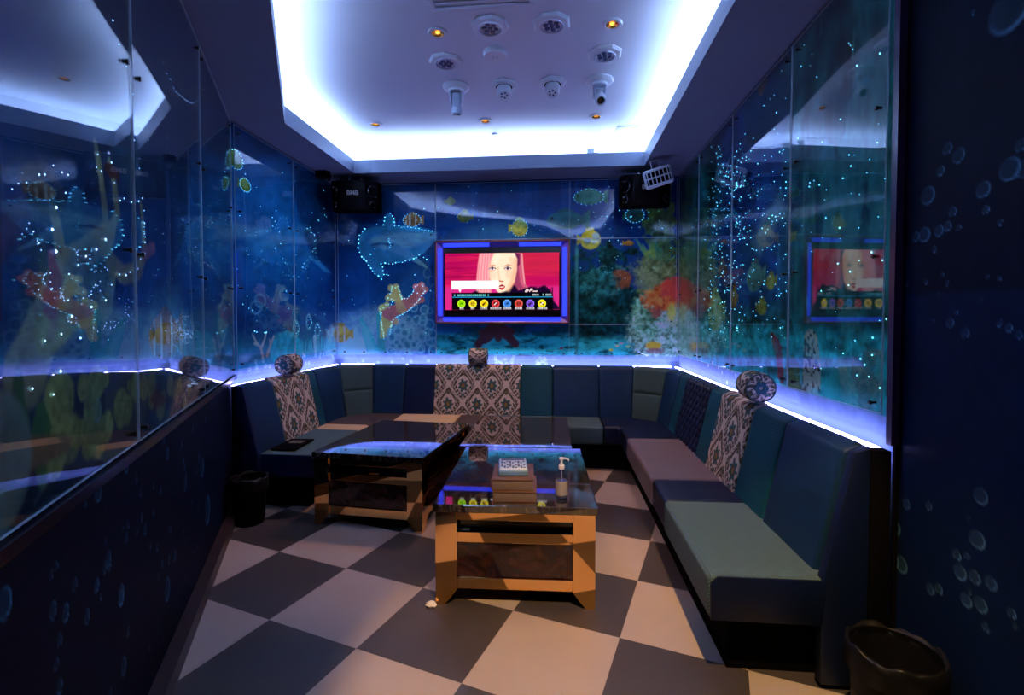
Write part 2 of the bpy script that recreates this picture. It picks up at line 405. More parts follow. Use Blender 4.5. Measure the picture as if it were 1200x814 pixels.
for x, y, L, b, f, h in ((528, 236, .10, (.20, .20, .07), 1, .8), (544, 254, .15, (.22, .20, .06), -1, .8), (609, 267, .17, (.34, .34, .08), 1, 1.0), (690, 231, .30, (.05, .22, .17), -1, .5), (662, 258, .38, (.03, .15, .18), -1, .5), (692, 281, .21, (.55, .46, .04), 1, .95), (744, 252, .18, (.05, .16, .20), 1, .8), (737, 285, .10, (.50, .22, .04), 1, .5)):
    A.fish(x, y, L, b, None, f, h, dotted=(x in (690, 609, 744)))
A.ell(698, 276, .035, .03, (.25, .5, .9)); A.ell(688, 283, .035, .035, (.03, .06, .02), al=.9)
# sea floor
sand = np.array([.04, .48, .62])*(.15+2.2*vnoise(U*1.0, Z*2.5, 7, 21, 5, .7)**1.8)[..., None]
zf = 1.22+.09*(vnoise(U, Z*0, 2, 22)-.5)
A.blend(sm(zf+.05, zf-.03, Z)*sm(-1.30, -1.26, U), sand)
A.blend(sm(.62, .72, vnoise(U, Z*2.4, 9, 23))*sm(1.33, 1.2, Z)*sm(-1.28, -1.2, U)*.85, (.004, .035, .05))
A.blend((sm(1.42, 1.3, Z)*sm(1.1, 1.25, Z)*sm(-1.28, -1.27, U)*sm(.45, .55, vnoise(U, Z*2, 4, 24)))*.8, (.005, .05, .07))
A.ell(582, 386, .11, .09, (.11, .022, .04), .2, 1, rough=.3)
for P in ([(581, 384), (568, 400)], [(582, 384), (572, 390), (560, 404)], [(584, 384), (596, 394), (604, 403)], [(583, 384), (584, 396)], [(580, 385), (565, 389)], [(584, 385), (600, 389)]):
    A.stroke(P, [.06, .03], (.13, .025, .045), .014, rough=.03)
# reef at the right
rock = vnoise(U, Z, 7, 31)
rk = sm(.0, .08, (.24+.55*rock)-abs(U-.55)*.45-(Z-1.15)*.46)*sm(1.20, 1.32, Z+.12*rock+.5*np.clip(U-.85, 0, 1))
A.blend(rk*sm(.10, .16, U), np.array([.004, .055, .075])*(.02+3.4*vnoise(U, Z, 15, 32, 5, .7)**2.6)[..., None])
A.blend(sm(.56, .62, vnoise(U, Z, 26, 33, 3))*sm(.33, .45, U)*sm(.85, .7, U)*sm(1.62, 1.72, Z)*sm(2.0, 1.85, Z)*rk, (.10, .28, .34))
A.blend(sm(.03, .0, abs(U-.215))*sm(2.22, 2.1, Z), np.array([.04, .18, .24])*(.6+.8*vnoise(U, Z, 30, 35))[..., None])
A.ell(728, 327, .10, .10, np.array([.26, .065, .03])*(.4+1.2*vnoise(U, Z, 40, 36))[..., None], .15, 1, rough=.4)
A.ell(704, 332, .20, .14, np.array([.012, .10, .13])*(.1+3*vnoise(U, Z, 25, 37)**2)[..., None], .2, .9, rough=.6)
kelp = np.array([.10, .15, .035])*(.3+1.6*vnoise(U*3, Z, 16, 41))[..., None]
A.stroke([(775, 400), (772, 340), (776, 290), (770, 240), (768, 212)], [.12, .14, .13, .13, .08], kelp, .04, .85, .25, 42)
for k in range(26):
    a = random.uniform(.4, 2.7); L = random.uniform(10, 24); x, y = random.uniform(755, 778), random.uniform(295, 325)
    A.stroke([(x, y), (x+L*math.cos(a), y-L*math.sin(a))], [.014, .004], (.16, .26, .07) if k % 2 else (.07, .20, .13), .01)
A.ell(768, 318, .20, .15, np.array([.20, .23, .13])*(.05+3.2*vnoise(U, Z, 22, 43, 5, .7)**2.2)[..., None], .3, .85, rough=.6)
A.ell(758, 330, .12, .10, (.22, .24, .15), .3, .6, rough=.7)
pale = np.array([.36, .58, .50])*(.05+3.6*vnoise(U, Z, 26, 45, 4, .8)**2.6)[..., None]
A.ell(776, 388, .34, .36, pale, .15, .95, rough=.5); A.ell(756, 370, .13, .26, pale*[.7, 1, .8], .2, .9, rough=.6)
A.ell(776, 350, .21, .13, np.array([.95, .15, .04])*(.1+2.6*vnoise(U, Z, 22, 46, 4, .7)**1.8)[..., None], .12, 1, rough=.9, seed=3)
A.ell(790, 338, .12, .12, (.55, .04, .05), .2, .9, rough=.9, seed=4); A.ell(782, 333, .05, .04, (.8, .05, .04), .2)
A.ell(770, 366, .06, .06, (.35, .03, .04), .2, .8, rough=.7); A.ell(792, 372, .10, .10, (.45, .42, .30), .3, .6, rough=.9)
A.ell(787, 365, .04, .09, (.55, .42, .08), .2, .8, rough=.5); A.ell(766, 405, .08, .045, (.75, .33, .03), .2, 1, rough=.3); A.ell(768, 411, .10, .03, (.20, .05, .07), .2, .8)
for x, y, c in ((723, 405, (.5, .7, .3)), (728, 402, (.6, .25, .45)), (736, 406, (.4, .8, .2)), (716, 410, (.7, .7, .1)), (658, 408, (.5, .05, .2))): A.ell(x, y, .022, .012, c)
A.scatter(400, 230, 508, 400, 26, .55); A.scatter(512, 215, 720, 275, 22, .5); A.scatter(680, 240, 792, 330, 34, .5)
# lit strip under the glass: violet blue with small printed bubbles
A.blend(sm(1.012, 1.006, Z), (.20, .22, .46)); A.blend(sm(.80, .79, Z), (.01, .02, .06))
for k in range(34):
    x = random.choice([random.uniform(398, 510), random.uniform(580, 605), random.uniform(628, 640)]); A.ring(x, random.uniform(418, 428), .012, .012, (.6, .7, .95), .5, .7)
PB = A
# --- left wall, far part
def mpL(x, y): p = hit(x, y, (1, 0, 0), XL); return (float(p[1]), float(p[2]))
A = Paint(np.linspace(CL[1], YB, 210), [0, .3, .6, .85]+zgrid(.88, ZC, .0085), mpL); U, Z = A.U, A.Z
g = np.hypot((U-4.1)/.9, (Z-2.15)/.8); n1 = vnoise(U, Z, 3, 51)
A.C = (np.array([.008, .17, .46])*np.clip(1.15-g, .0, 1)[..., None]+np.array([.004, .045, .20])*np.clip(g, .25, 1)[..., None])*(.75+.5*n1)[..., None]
A.poly([(350, 190), (342, 222), (352, 262), (366, 300), (392, 316), (392, 214)], (.004, .03, .11), .05, .85)
A.poly([(267, 143), (330, 178), (316, 186), (280, 190)], (.004, .025, .09), .05, .8)
A.poly([(278, 292), (300, 282), (330, 270), (350, 262), (362, 266), (350, 282), (320, 292), (300, 300)], (.03, .22, .48), .04, .7)
A.poly([(366, 304), (374, 306), (388, 320), (380, 318)], (.05, .30, .56), .02, .8)
A.poly([(272, 262), (300, 266), (318, 270), (300, 278), (272, 280)], (.16, .32, .50), .03, .6)
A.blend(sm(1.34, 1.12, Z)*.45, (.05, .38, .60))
A.ell(336, 408, .26, .15, np.array([.02, .42, .58])*(.5+vnoise(U, Z, 24, 54))[..., None], .1, .95, rough=.2)
A.ell(392, 405, .22, .22, np.array([.25, .48, .72])*(.5+vnoise(U, Z, 30, 55))[..., None], .2, .8, rough=.3)
for P in ([(308, 418), (306, 408), (300, 400), (296, 392)], [(306, 408), (310, 398), (312, 390)], [(313, 416), (317, 404), (316, 398)], [(317, 404), (321, 394)], [(302, 403), (298, 402)]):
    A.stroke(P, [.016, .008, .006, .004][:len(P)], (.62, .45, .50), .006)
for k in range(24):
    x = 352+k*1.7; A.stroke([(x, 415-k*.35), (x+random.uniform(-2, 2), 405-k*.4-random.uniform(0, 5))], [.010, .003], (.05, .45, .62), .006)
A.stroke([(370, 411), (369, 396)], [.02, .03], (.30, .55, .72), .01)
A.fish(396, 391, .20, (.75, .42, .10), None, -1, .8); A.fish(287, 217, .13, (.35, .42, .10), None, 1, .7, True); A.fish(276, 187, .16, (.30, .42, .12), None, 1, .8, True)
A.fish(261, 212, .10, (.12, .30, .30), None, 1, .7)
for x, y in ((347, 385), (362, 377), (372, 387)): A.ring(x, y, .05, .07, (.25, .5, .55), .2, .7); A.rim([(x-3, y), (x, y-6), (x+3, y), (x, y+6), (x-3, y)], .03, .6)
for x, y in ((305, 352), (333, 345), (300, 360)): A.ring(x, y, .07, .05, (.10, .28, .45), .3, .6)
A.rim([(360, 268), (368, 275), (369, 290), (363, 300), (356, 308), (352, 318)], .05, .8); A.rim([(318, 255), (324, 262), (322, 270)], .04, .7); A.rim([(298, 388), (303, 390)], .02, .9); A.rim([(310, 391), (313, 388)], .02, .9)
A.scatter(275, 200, 390, 390, 60, .6)
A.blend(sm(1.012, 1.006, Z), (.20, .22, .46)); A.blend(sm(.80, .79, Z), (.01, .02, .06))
for k in range(26):
    q = random.uniform(0, 1); A.ring(278+114*q, random.uniform(424, 438)-15*q, .014, .014, (.6, .7, .95), .5, .7)
PL = A
# --- left wall, near part (turned)
def mpN(x, y):
    p = hit(x, y, (NN[0], NN[1], 0), NN[0]*CL[0]+NN[1]*CL[1]); return (float((p[0]-CL[0])*DN[0]+(p[1]-CL[1])*DN[1]), float(p[2]))
us = np.concatenate([np.linspace(0, 1.2, 190)[:-1], np.linspace(1.2, 3.0, 330), np.linspace(3.1, 5.2, 8)])
A = Paint(us, zgrid(0, ZC, .0075), mpN); U, Z = A.U, A.Z
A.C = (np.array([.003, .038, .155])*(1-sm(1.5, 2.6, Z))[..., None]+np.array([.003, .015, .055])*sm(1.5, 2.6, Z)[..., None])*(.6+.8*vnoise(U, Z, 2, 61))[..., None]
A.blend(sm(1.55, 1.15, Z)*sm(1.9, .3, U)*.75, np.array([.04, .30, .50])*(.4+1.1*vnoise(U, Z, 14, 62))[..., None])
A.ell(200, 400, .32, .20, (.15, .42, .62), .4, .55, rough=.5)
A.poly([(92, 0), (125, 30), (150, 85), (162, 150), (165, 230), (158, 236), (138, 190), (100, 140), (60, 40)], (.02, .09, .16), .05, .6)
A.poly([(60, 30), (100, 60), (92, 150), (70, 190), (66, 120)], (.006, .018, .05), .05, .8)
A.poly([(0, 240), (40, 210), (48, 190), (46, 225), (20, 280), (0, 300)], (.14, .07, .14), .04, .7)
A.poly([(60, 270), (90, 230), (100, 260), (102, 300), (80, 310)], (.012, .11, .20), .05, .8)
A.poly([(36, 400), (40, 300), (50, 285), (62, 320), (70, 400)], (.13, .15, .05), .04, .8)
A.poly([(20, 400), (36, 260), (48, 300), (40, 420), (20, 430)], (.008, .02, .06), .04, .8)
tan, pk, ol = (.34, .28, .18), (.34, .09, .13), (.28, .26, .10)
for P, W, c in (([(30, 440), (50, 392), (62, 352), (78, 318)], [.075, .065, .055, .05], (.26, .22, .15)), ([(78, 318), (70, 290), (66, 262), (60, 240)], [.035, .022, .016, .010], tan),
                ([(78, 318), (98, 300), (118, 282), (130, 272)], [.05, .038, .034, .03], tan), ([(125, 277), (122, 240), (117, 195), (112, 170)], [.018, .014, .012, .008], tan), ([(130, 272), (138, 250), (134, 215), (128, 190)], [.02, .014, .012, .008], tan),
                ([(118, 285), (128, 305), (145, 322), (162, 318), (170, 295), (167, 260), (165, 240)], [.02, .026, .028, .026, .018, .012, .008], (.30, .22, .10)), ([(168, 298), (180, 290)], [.018, .012], pk),
                ([(55, 392), (85, 370), (112, 362), (126, 356), (133, 320), (128, 300)], [.05, .034, .034, .03, .02, .018], ol), ([(60, 355), (66, 330), (60, 300)], [.035, .025, .012], pk)):
    A.stroke(P, W, np.array(c)*(.7+.6*vnoise(U, Z, 20, 63))[..., None], .014, .92, .02, 3)
A.blend(.5*sm(.03, .0, A.seg(A.pts([(60, 392), (70, 350), (92, 312), (114, 292)]), .0)), pk)
for x, y, r in ((105, 330, .09), (118, 345, .08), (92, 345, .07)): A.ring(x, y, r, r, (.06, .16, .24), .6, .6)
for k in range(14): A.stroke([(108, 330), (108+22*math.cos(k*.45), 330-24*math.sin(k*.45))], [.008, .003], (.10, .22, .30), .006, .7)
A.fish(194, 394, .44, (.62, .28, .10), (.55, .55, .6), 1, .42, True)
A.ell(52, 222, .10, .055, (.04, .03, .03), .2, .9)
for x, y, c in ((130, 200, (.25, .05, .05)),): A.fish(x, y, .10, c, None, 1, .4)
# dim coral garden near the bottom edge
A.blend(sm(1.28, 1.16, Z)*sm(.3, .5, U)*.8, (.010, .022, .035))
def blobs(n, x0, x1, y0, y1, r0, r1, c, sd):
    random.seed(sd)
    for k in range(n):
        x, y = random.uniform(x0, x1), random.uniform(y0, y1); r = random.uniform(r0, r1)
        A.ell(x, y, r, r*random.uniform(.8, 1.1), np.array(c)*(.4+1.1*vnoise(U, Z, 50, sd))[..., None]*random.uniform(1.2, 2.1), .12, .95, rough=.25, seed=k)
blobs(16, 60, 105, 450, 560, .03, .075, (.13, .125, .045), 71); blobs(14, 105, 160, 440, 520, .02, .06, (.11, .13, .05), 72); blobs(10, 160, 225, 450, 480, .03, .06, (.15, .12, .06), 73)
A.stroke([(22, 540), (24, 500), (20, 470), (22, 440)], [.03, .03, .02, .012], (.035, .11, .045), .01, rough=.02)
A.stroke([(50, 560), (42, 510), (48, 480), (55, 500), (48, 540)], [.018, .018, .016, .014, .02], (.04, .12, .04), .01)
A.stroke([(0, 540), (40, 530), (78, 520)], [.03, .03, .016], (.19, .10, .055), .012)
A.poly([(0, 460), (14, 462), (20, 490), (0, 500)], (.13, .02, .03), .03, .8); A.poly([(184, 452), (196, 470), (182, 480), (176, 468)], (.16, .02, .02), .01, .8)
A.ell(-6, 545, .13, .14, (.16, .19, .20), .08, .95); A.poly([(40, 590), (62, 545), (60, 560), (50, 575)], (.2, .2, .18), .01, .6)
random.seed(5)
A.rim([(62, 240), (60, 268), (64, 295), (75, 308)], .06, 1.5); A.rim([(108, 185), (115, 200), (118, 240)], .05, 1.3, .012); A.rim([(112, 180), (128, 200), (134, 222), (142, 246)], .05, 1.3, .012)
A.rim([(78, 320), (100, 300), (122, 284), (132, 288)], .06, 1.5); A.rim([(166, 232), (168, 262), (168, 298), (160, 312), (146, 322), (132, 318)], .035, 1.3)
A.rim([(138, 238), (152, 236), (166, 234)], .04, 1.1, .01); A.rim([(34, 455), (50, 400), (84, 372), (122, 350), (130, 335), (122, 300)], .075, 1.6); A.rim([(58, 463), (68, 430), (92, 395), (110, 372)], .09, 1.6)
A.rim([(116, 0), (128, 22), (138, 52), (146, 76), (154, 110), (158, 150)], .07, 1.2); A.rim([(157, 165), (161, 185), (162, 214)], .04, 1.0)
A.rim([(40, 210), (48, 196), (66, 200), (76, 215), (74, 225), (62, 232)], .03, .9, .01); A.rim([(190, 75), (202, 102), (212, 115), (226, 120), (236, 112), (240, 90)], .05, 1.); A.rim([(10, 222), (30, 215), (45, 218)], .03, .8)
for x, y in ((52, 320), (48, 340), (75, 350), (110, 335), (115, 315), (145, 355), (150, 370), (118, 385), (95, 300), (32, 268), (45, 285), (100, 350), (65, 345), (82, 375), (130, 380)):
    for k in range(5): A.rim([(x+random.uniform(-9, 9), y+k*2.5-5), (x+random.uniform(-9, 9), y+k*2.5-4)], .03, .55, .006)
for k in range(60): A.rim([(212+random.gauss(0, 9), 390+random.gauss(0, 10))]*2+[(212+random.gauss(0, 9), 388+random.gauss(0, 12))], .05, .5, .004)
for k in range(24): A.rim([(230+k*1.0, 408), (232+k+random.gauss(0, 3), 392+random.gauss(0, 4))], .05, .5)
A.rim([(222, 270), (228, 290), (236, 305), (252, 318)], .05, .8); A.scatter(170, 160, 262, 330, 34, .6); A.rim([(217, 457), (222, 444), (230, 449), (218, 452)], .02, .8)
# deep navy lower wall with printed bubbles
A.blend(sm(.975, .97, Z), np.array([.0010, .0026, .014])*(.7+.6*vnoise(U, Z, 3, 81))[..., None])
for (x, y, h) in ((114, 480, 30), (148, 545, 18), (158, 510, 10), (115, 575, 26), (37, 618, 20), (4, 460+180, 34), (5, 707, 40), (62, 715, 22), (77, 718, 22), (128, 660, 16), (113, 686, 18), (142, 697, 26), (148, 630, 14), (127, 655, 20), (184, 642, 10),
                  (243, 597, 36), (196, 690, 28), (237, 547, 24), (196, 531, 16), (142, 700, 20), (217, 567, 16), (102, 722, 18), (70, 750, 16), (70, 805, 18), (145, 780, 22), (198, 655, 10), (180, 600, 10), (205, 650, 14), (233, 536, 10), (170, 620, 14), (150, 740, 12),
                  (118, 700, 8), (160, 625, 9), (176, 640, 9), (150, 615, 8), (124, 633, 9), (188, 575, 9), (213, 520, 8), (226, 503, 10), (240, 490, 8), (215, 540, 8), (160, 560, 9), (100, 590, 9), (84, 590, 7), (180, 570, 8), (200, 620, 8), (190, 660, 9)):
    p = hit(x, y, (NN[0], NN[1], 0), NN[0]*CL[0]+NN[1]*CL[1]); dpt = max(.6, float((RR@(p-np.array([0, 0, H])))[2])); r = h*.5*dpt/F
    A.bubble(x, y, r*.8, r, (.05, .16, .34), .8)
random.seed(8)
for k in range(70):
    u = random.uniform(.1, 2.9); z = random.uniform(.15, .95); mp0 = A.mp; A.mp = lambda x, y: (x, y); r = random.uniform(.006, .018); A.bubble(u, z, r*.9, r, (.05, .15, .32), .55); A.mp = mp0
PN = A
# --- right wall with mural
def mpR(x, y): p = hit(x, y, (1, 0, 0), XR); return (float(p[1]), float(p[2]))
us = [1.94]
while us[-1] < YB: us.append(us[-1]+.0032*us[-1]**1.1)
us[-1] = YB
A = Paint(us, [0, .3, .6, .85]+zgrid(.88, ZC, .0075), mpR); U, Z = A.U, A.Z
n1 = vnoise(U, Z*.7, 4, 91); n2 = vnoise(U, Z*.5, 12, 92, 5)
A.C = np.array([.008, .085, .100])*(.05+4.2*(n1*n2)**1.25)[..., None]
A.blend(sm(2.7, 3.0, U)*sm(4.2, 3.7, U)*sm(1.35, 1.6, Z)*.9, np.array([.004, .035, .19])*(.5+n1)[..., None])
A.blend(sm(.55, .7, vnoise(U*3, Z*.6, 5, 93, 4))*sm(3.0, 2.4, U)*.5*sm(1.3, 1.8, Z), (.03, .16, .17))
for P, W in (([(1000, 420), (990, 300), (1000, 200), (1010, 120)], [.05, .09, .10, .09]), ([(965, 300), (975, 230), (968, 185)], [.03, .05, .04]), ([(1030, 330), (1028, 200), (1030, 80)], [.05, .06, .05])):
    A.stroke(P, W, np.array([.025, .15, .17])*(.5+1.1*vnoise(U*2, Z*.8, 16, 95))[..., None], .03, .8, .12, 7)
A.poly([(880, 285), (895, 250), (914, 228), (918, 240), (905, 275), (890, 300)], (.10, .22, .34), .05, .6)
A.poly([(870, 130), (885, 60), (940, 30), (938, 100), (900, 170), (872, 175)], (.006, .04, .05), .05, .6)
reef = np.array([.015, .34, .42])*(.10+2.6*vnoise(U, Z, 16, 96, 5, .7)**2)[..., None]
zf = 1.32+.22*(vnoise(U, Z*0, 2.6, 97)-.45)
A.blend(sm(zf+.04, zf-.04, Z), reef)
A.ell(1022, 455, .15, .16, np.array([.02, .21, .26])*(.6+.6*vnoise(U, Z, 40, 98))[..., None], .06, .95, rough=.1); A.ell(985, 462, .13, .10, (.02, .34, .38), .08, .9, rough=.2); A.ell(985, 448, .06, .10, (.02, .30, .34), .1, .9, rough=.2)
# porous sponge column
cell = vnoise(U, Z, 60, 99, 1)
A.stroke([(950, 462), (951, 430), (950, 402)], [.085, .08, .065], np.where((cell > .42)[..., None], np.array([.34, .36, .33]), np.array([.02, .03, .03])), .01)
A.stroke([(915, 440), (912, 410), (905, 392)], [.03, .035, .02], (.22, .025, .05), .012, rough=.05); A.stroke([(932, 452), (928, 430)], [.05, .05], (.05, .11, .03), .02, rough=.1)
A.blend(sm(.55, .7, vnoise(U, Z, 9, 101))*sm(1.5, 1.3, Z)*.5, (.02, .42, .50))
# near the corner: the bright reef goes on
kelp = np.array([.10, .14, .04])*(.3+1.5*vnoise(U, Z, 16, 102))[..., None]
A.blend(sm(4.55, 5.0, U)*sm(2.5, 1.7, Z)*.8, kelp); A.ell(800, 350, .30, .16, (.50, .06, .06), .3, .7, rough=.9)
A.ell(803, 390, .4, .26, np.array([.28, .46, .38])*(.3+1.4*vnoise(U, Z, 24, 103))[..., None], .2, .85, rough=.6); A.ell(812, 405, .12, .05, (.6, .3, .06), .3, .7)
for x, y, L, b, f, h in ((838, 366, .34, (.22, .34, .12), 1, .9), (846, 315, .16, (.20, .10, .04), 1, .9), (884, 325, .26, (.09, .20, .20), 1, .7), (893, 360, .14, (.30, .26, .02), -1, .7), (893, 100, .13, (.25, .10, .03), 1, .8), (860, 350, .12, (.32, .20, .03), 1, 1.3), (903, 330, .12, (.35, .30, .03), 1, .8), (840, 260, .20, (.05, .12, .14), 1, .6)):
    A.fish(x, y, L, b, None, f, h)
random.seed(9)
A.rim([(872, 160), (858, 190), (842, 225), (838, 262), (846, 300), (850, 340), (846, 380)], .05, .75, .03); A.rim([(846, 196), (862, 205), (868, 240), (860, 262), (880, 290), (886, 310)], .045, .75, .03)
A.rim([(846, 220), (876, 180)], .05, .7, .03); A.rim([(834, 330), (832, 350), (838, 385)], .05, .7, .03); A.rim([(905, 262), (918, 255), (920, 275)], .05, .6)
A.scatter(826, 170, 925, 400, 190, .6); A.scatter(832, 200, 870, 390, 110, .7); A.scatter(940, 40, 1042, 460, 60, .55); A.scatter(880, 40, 940, 200, 16, .6)
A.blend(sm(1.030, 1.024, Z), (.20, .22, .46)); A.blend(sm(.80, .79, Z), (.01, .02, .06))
for k in range(14): A.ring(*[(848, 430), (846, 436), (862, 440), (866, 444), (852, 448), (880, 436), (938, 491), (835, 425), (872, 452), (842, 430), (858, 434), (878, 444), (884, 450), (830, 428)][k], .018 if k == 6 else .010, .018 if k == 6 else .010, (.8, .85, .95), .7, .8)
PR = A
# --- right wall towards the entrance, navy with printed bubbles
XF = 1.275
def mpF(x, y): p = hit(x, y, (1, 0, 0), XF); return (float(p[1]), float(p[2]))
A = Paint(np.concatenate([np.linspace(-1.2, 1.2, 8), np.linspace(1.22, 1.96, 150)]), zgrid(0, ZC, .0065), mpF); U, Z = A.U, A.Z
A.C = np.array([.0012, .0028, .014])*(.8+.4*vnoise(U, Z, 3, 111))[..., None]
A.blend(sm(1.5, 1.47, Z)*.6, (.003, .010, .050))
BB = [(1183, 10, 34, 28), (1110, 174, 8, 7), (1123, 182, 5, 9), (1087, 229, 8, 11), (1102, 200+0, 7, 6), (1183, 198, 14, 14), (1152, 222, 11, 10), (1155, 246, 7, 5), (1172, 260, 5, 4), (1116, 248, 6, 6), (1083, 275, 9, 9), (1073, 277, 7, 6), (1100, 270, 12, 7), (1110, 265, 10, 6), (1123, 267, 5, 4),
      (1095, 292, 7, 4), (1104, 322, 4, 3), (1110, 332, 5, 3), (1157, 325, 3, 3), (1171, 325, 4, 3), (1085, 330, 4, 3), (1047, 591, 6, 7), (1048, 617, 7, 10), (1149, 581, 9, 10), (1145, 632, 12, 11), (1047, 655, 10, 9), (1056, 661, 8, 10), (1125, 670, 10, 9), (1142, 676, 6, 8), (1161, 683, 11, 8), (1100, 690, 6, 6), (1132, 703, 8, 8), (1149, 708, 8, 9),
      (1041, 703, 9, 10), (1155, 735, 5, 5), (1062, 590, 5, 6), (1088, 592, 5, 5), (1121, 650, 6, 6), (1090, 690, 5, 6), (1185, 718, 8, 6), (1140, 15, 3, 3), (1133, 652, 4, 4), (1182, 384, 5, 5), (1170, 380, 4, 3), (1113, 378, 6, 6), (1131, 390, 6, 6), (1194, 392, 6, 5), (1120, 366, 3, 3), (1173, 377, 3, 3), (1196, 170, 8, 8), (1199, 198, 8, 10)]
for x, y, rx, ry in BB:
    p = hit(x, y, (1, 0, 0), XF); d = float((RR@(p-np.array([0, 0, H])))[2]); A.bubble(x, y, ry*d/F*1.05, ry*d/F, (.06, .11, .22), .8)
for k in range(8): A.bubble(random.uniform(1060, 1200), random.choice([random.uniform(170, 400), random.uniform(560, 760)]), .008, .008, (.05, .10, .2), .4)
PF = A
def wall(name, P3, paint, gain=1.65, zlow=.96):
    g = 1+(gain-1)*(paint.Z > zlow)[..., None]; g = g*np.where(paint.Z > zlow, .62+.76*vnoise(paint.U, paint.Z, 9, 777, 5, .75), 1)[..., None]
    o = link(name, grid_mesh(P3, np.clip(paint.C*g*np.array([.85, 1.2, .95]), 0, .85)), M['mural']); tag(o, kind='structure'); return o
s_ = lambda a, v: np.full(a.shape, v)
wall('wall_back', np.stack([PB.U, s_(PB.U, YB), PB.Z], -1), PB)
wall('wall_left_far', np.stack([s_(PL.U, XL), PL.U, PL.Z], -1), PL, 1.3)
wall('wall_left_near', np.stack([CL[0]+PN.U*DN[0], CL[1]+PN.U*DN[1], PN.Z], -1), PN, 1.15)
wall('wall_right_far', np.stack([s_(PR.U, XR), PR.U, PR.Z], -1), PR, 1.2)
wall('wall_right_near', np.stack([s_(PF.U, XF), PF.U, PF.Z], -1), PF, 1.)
tag(MB().box((-.35, -1.25, 0), (1.3, -1.2, ZT)).obj('wall_front', plain('dark navy wall paint', (.002, .003, .012), .5)), kind='structure')
tag(link('floor', grid_mesh(np.stack(np.meshgrid([XL-.05, XR+.05], [-1.25, YB+.05])+[np.zeros((2, 2))], -1)), M['floor']), kind='structure')
# fibre optic points of each wall
def stars(paint, place, nrm, name, label, cat='star lights'):
    b = bmesh.new(); n = Vector(nrm); u = Vector((0, 0, 1)); w = n.cross(u)
    for (a, z, s) in paint.dots:
        if z > ZC-.02 or z < .9: continue
        p = Vector(place(a, z))+n*.004; r = (.0023 if 'near' in label else .0050)*s
        vs = [b.verts.new(p+r*(u*math.cos(k*PI/3)+w*math.sin(k*PI/3))) for k in range(6)]; t = b.verts.new(p+n*r*.8)
        for k in range(6): b.faces.new((vs[k], vs[(k+1) % 6], t))
    me = bpy.data.meshes.new('s'); b.to_mesh(me); b.free(); o = link(name, me, M['star'] if 'near' not in label else M['star_white'])
    tag(o, label, cat, kind='stuff')
stars(PB, lambda a, z: (a, YB, z), (0, -1, 0), 'star_lights', 'tiny cyan light points outlining the whale and coral on the back wall')
stars(PL, lambda a, z: (XL, a, z), (1, 0, 0), 'star_lights', 'tiny cyan light points scattered over the far left blue mural')
stars(PN, lambda a, z: (CL[0]+a*DN[0], CL[1]+a*DN[1], z), (*NN, 0), 'star_lights', 'blue white light points outlining the big branching coral on the near left wall')
stars(PR, lambda a, z: (XR, a, z), (-1, 0, 0), 'star_lights', 'tiny cyan light points crowding the right wall mural of green reef')
# trims and skirting
def along(s, d=0): return (CL[0]+s*DN[0]+d*NN[0], CL[1]+s*DN[1]+d*NN[1])
def strip(name, s0, s1, d0, d1, z0, z1, mat):
    o = MB().prism([along(s0, d0), along(s1, d0), along(s1, d1), along(s0, d1)], z0, z1).obj(name, mat, smooth=False); tag(o, kind='structure'); return o
strip('baseboard_left', .0, 5.1, .0, .055, 0, .075, M['skirting'])
strip('trim_1', .0, 5.1, .0, .03, .955, .985, plain('dark ledge trim', (.012, .010, .018), .25))
tag(MB().box((1.235, 1.915, .93), (1.262, 1.945, ZC)).obj('trim_2', M['trim_purple'], smooth=False), kind='structure')
tag(MB().box((1.26, 1.93, 0), (1.275, 1.945, ZC)).obj('trim_3', M['black'], smooth=False), kind='structure')
tag(MB().box((1.262, -1.2, 0), (1.275, 1.93, .08)).obj('baseboard_right', M['skirting'], smooth=False), kind='structure')
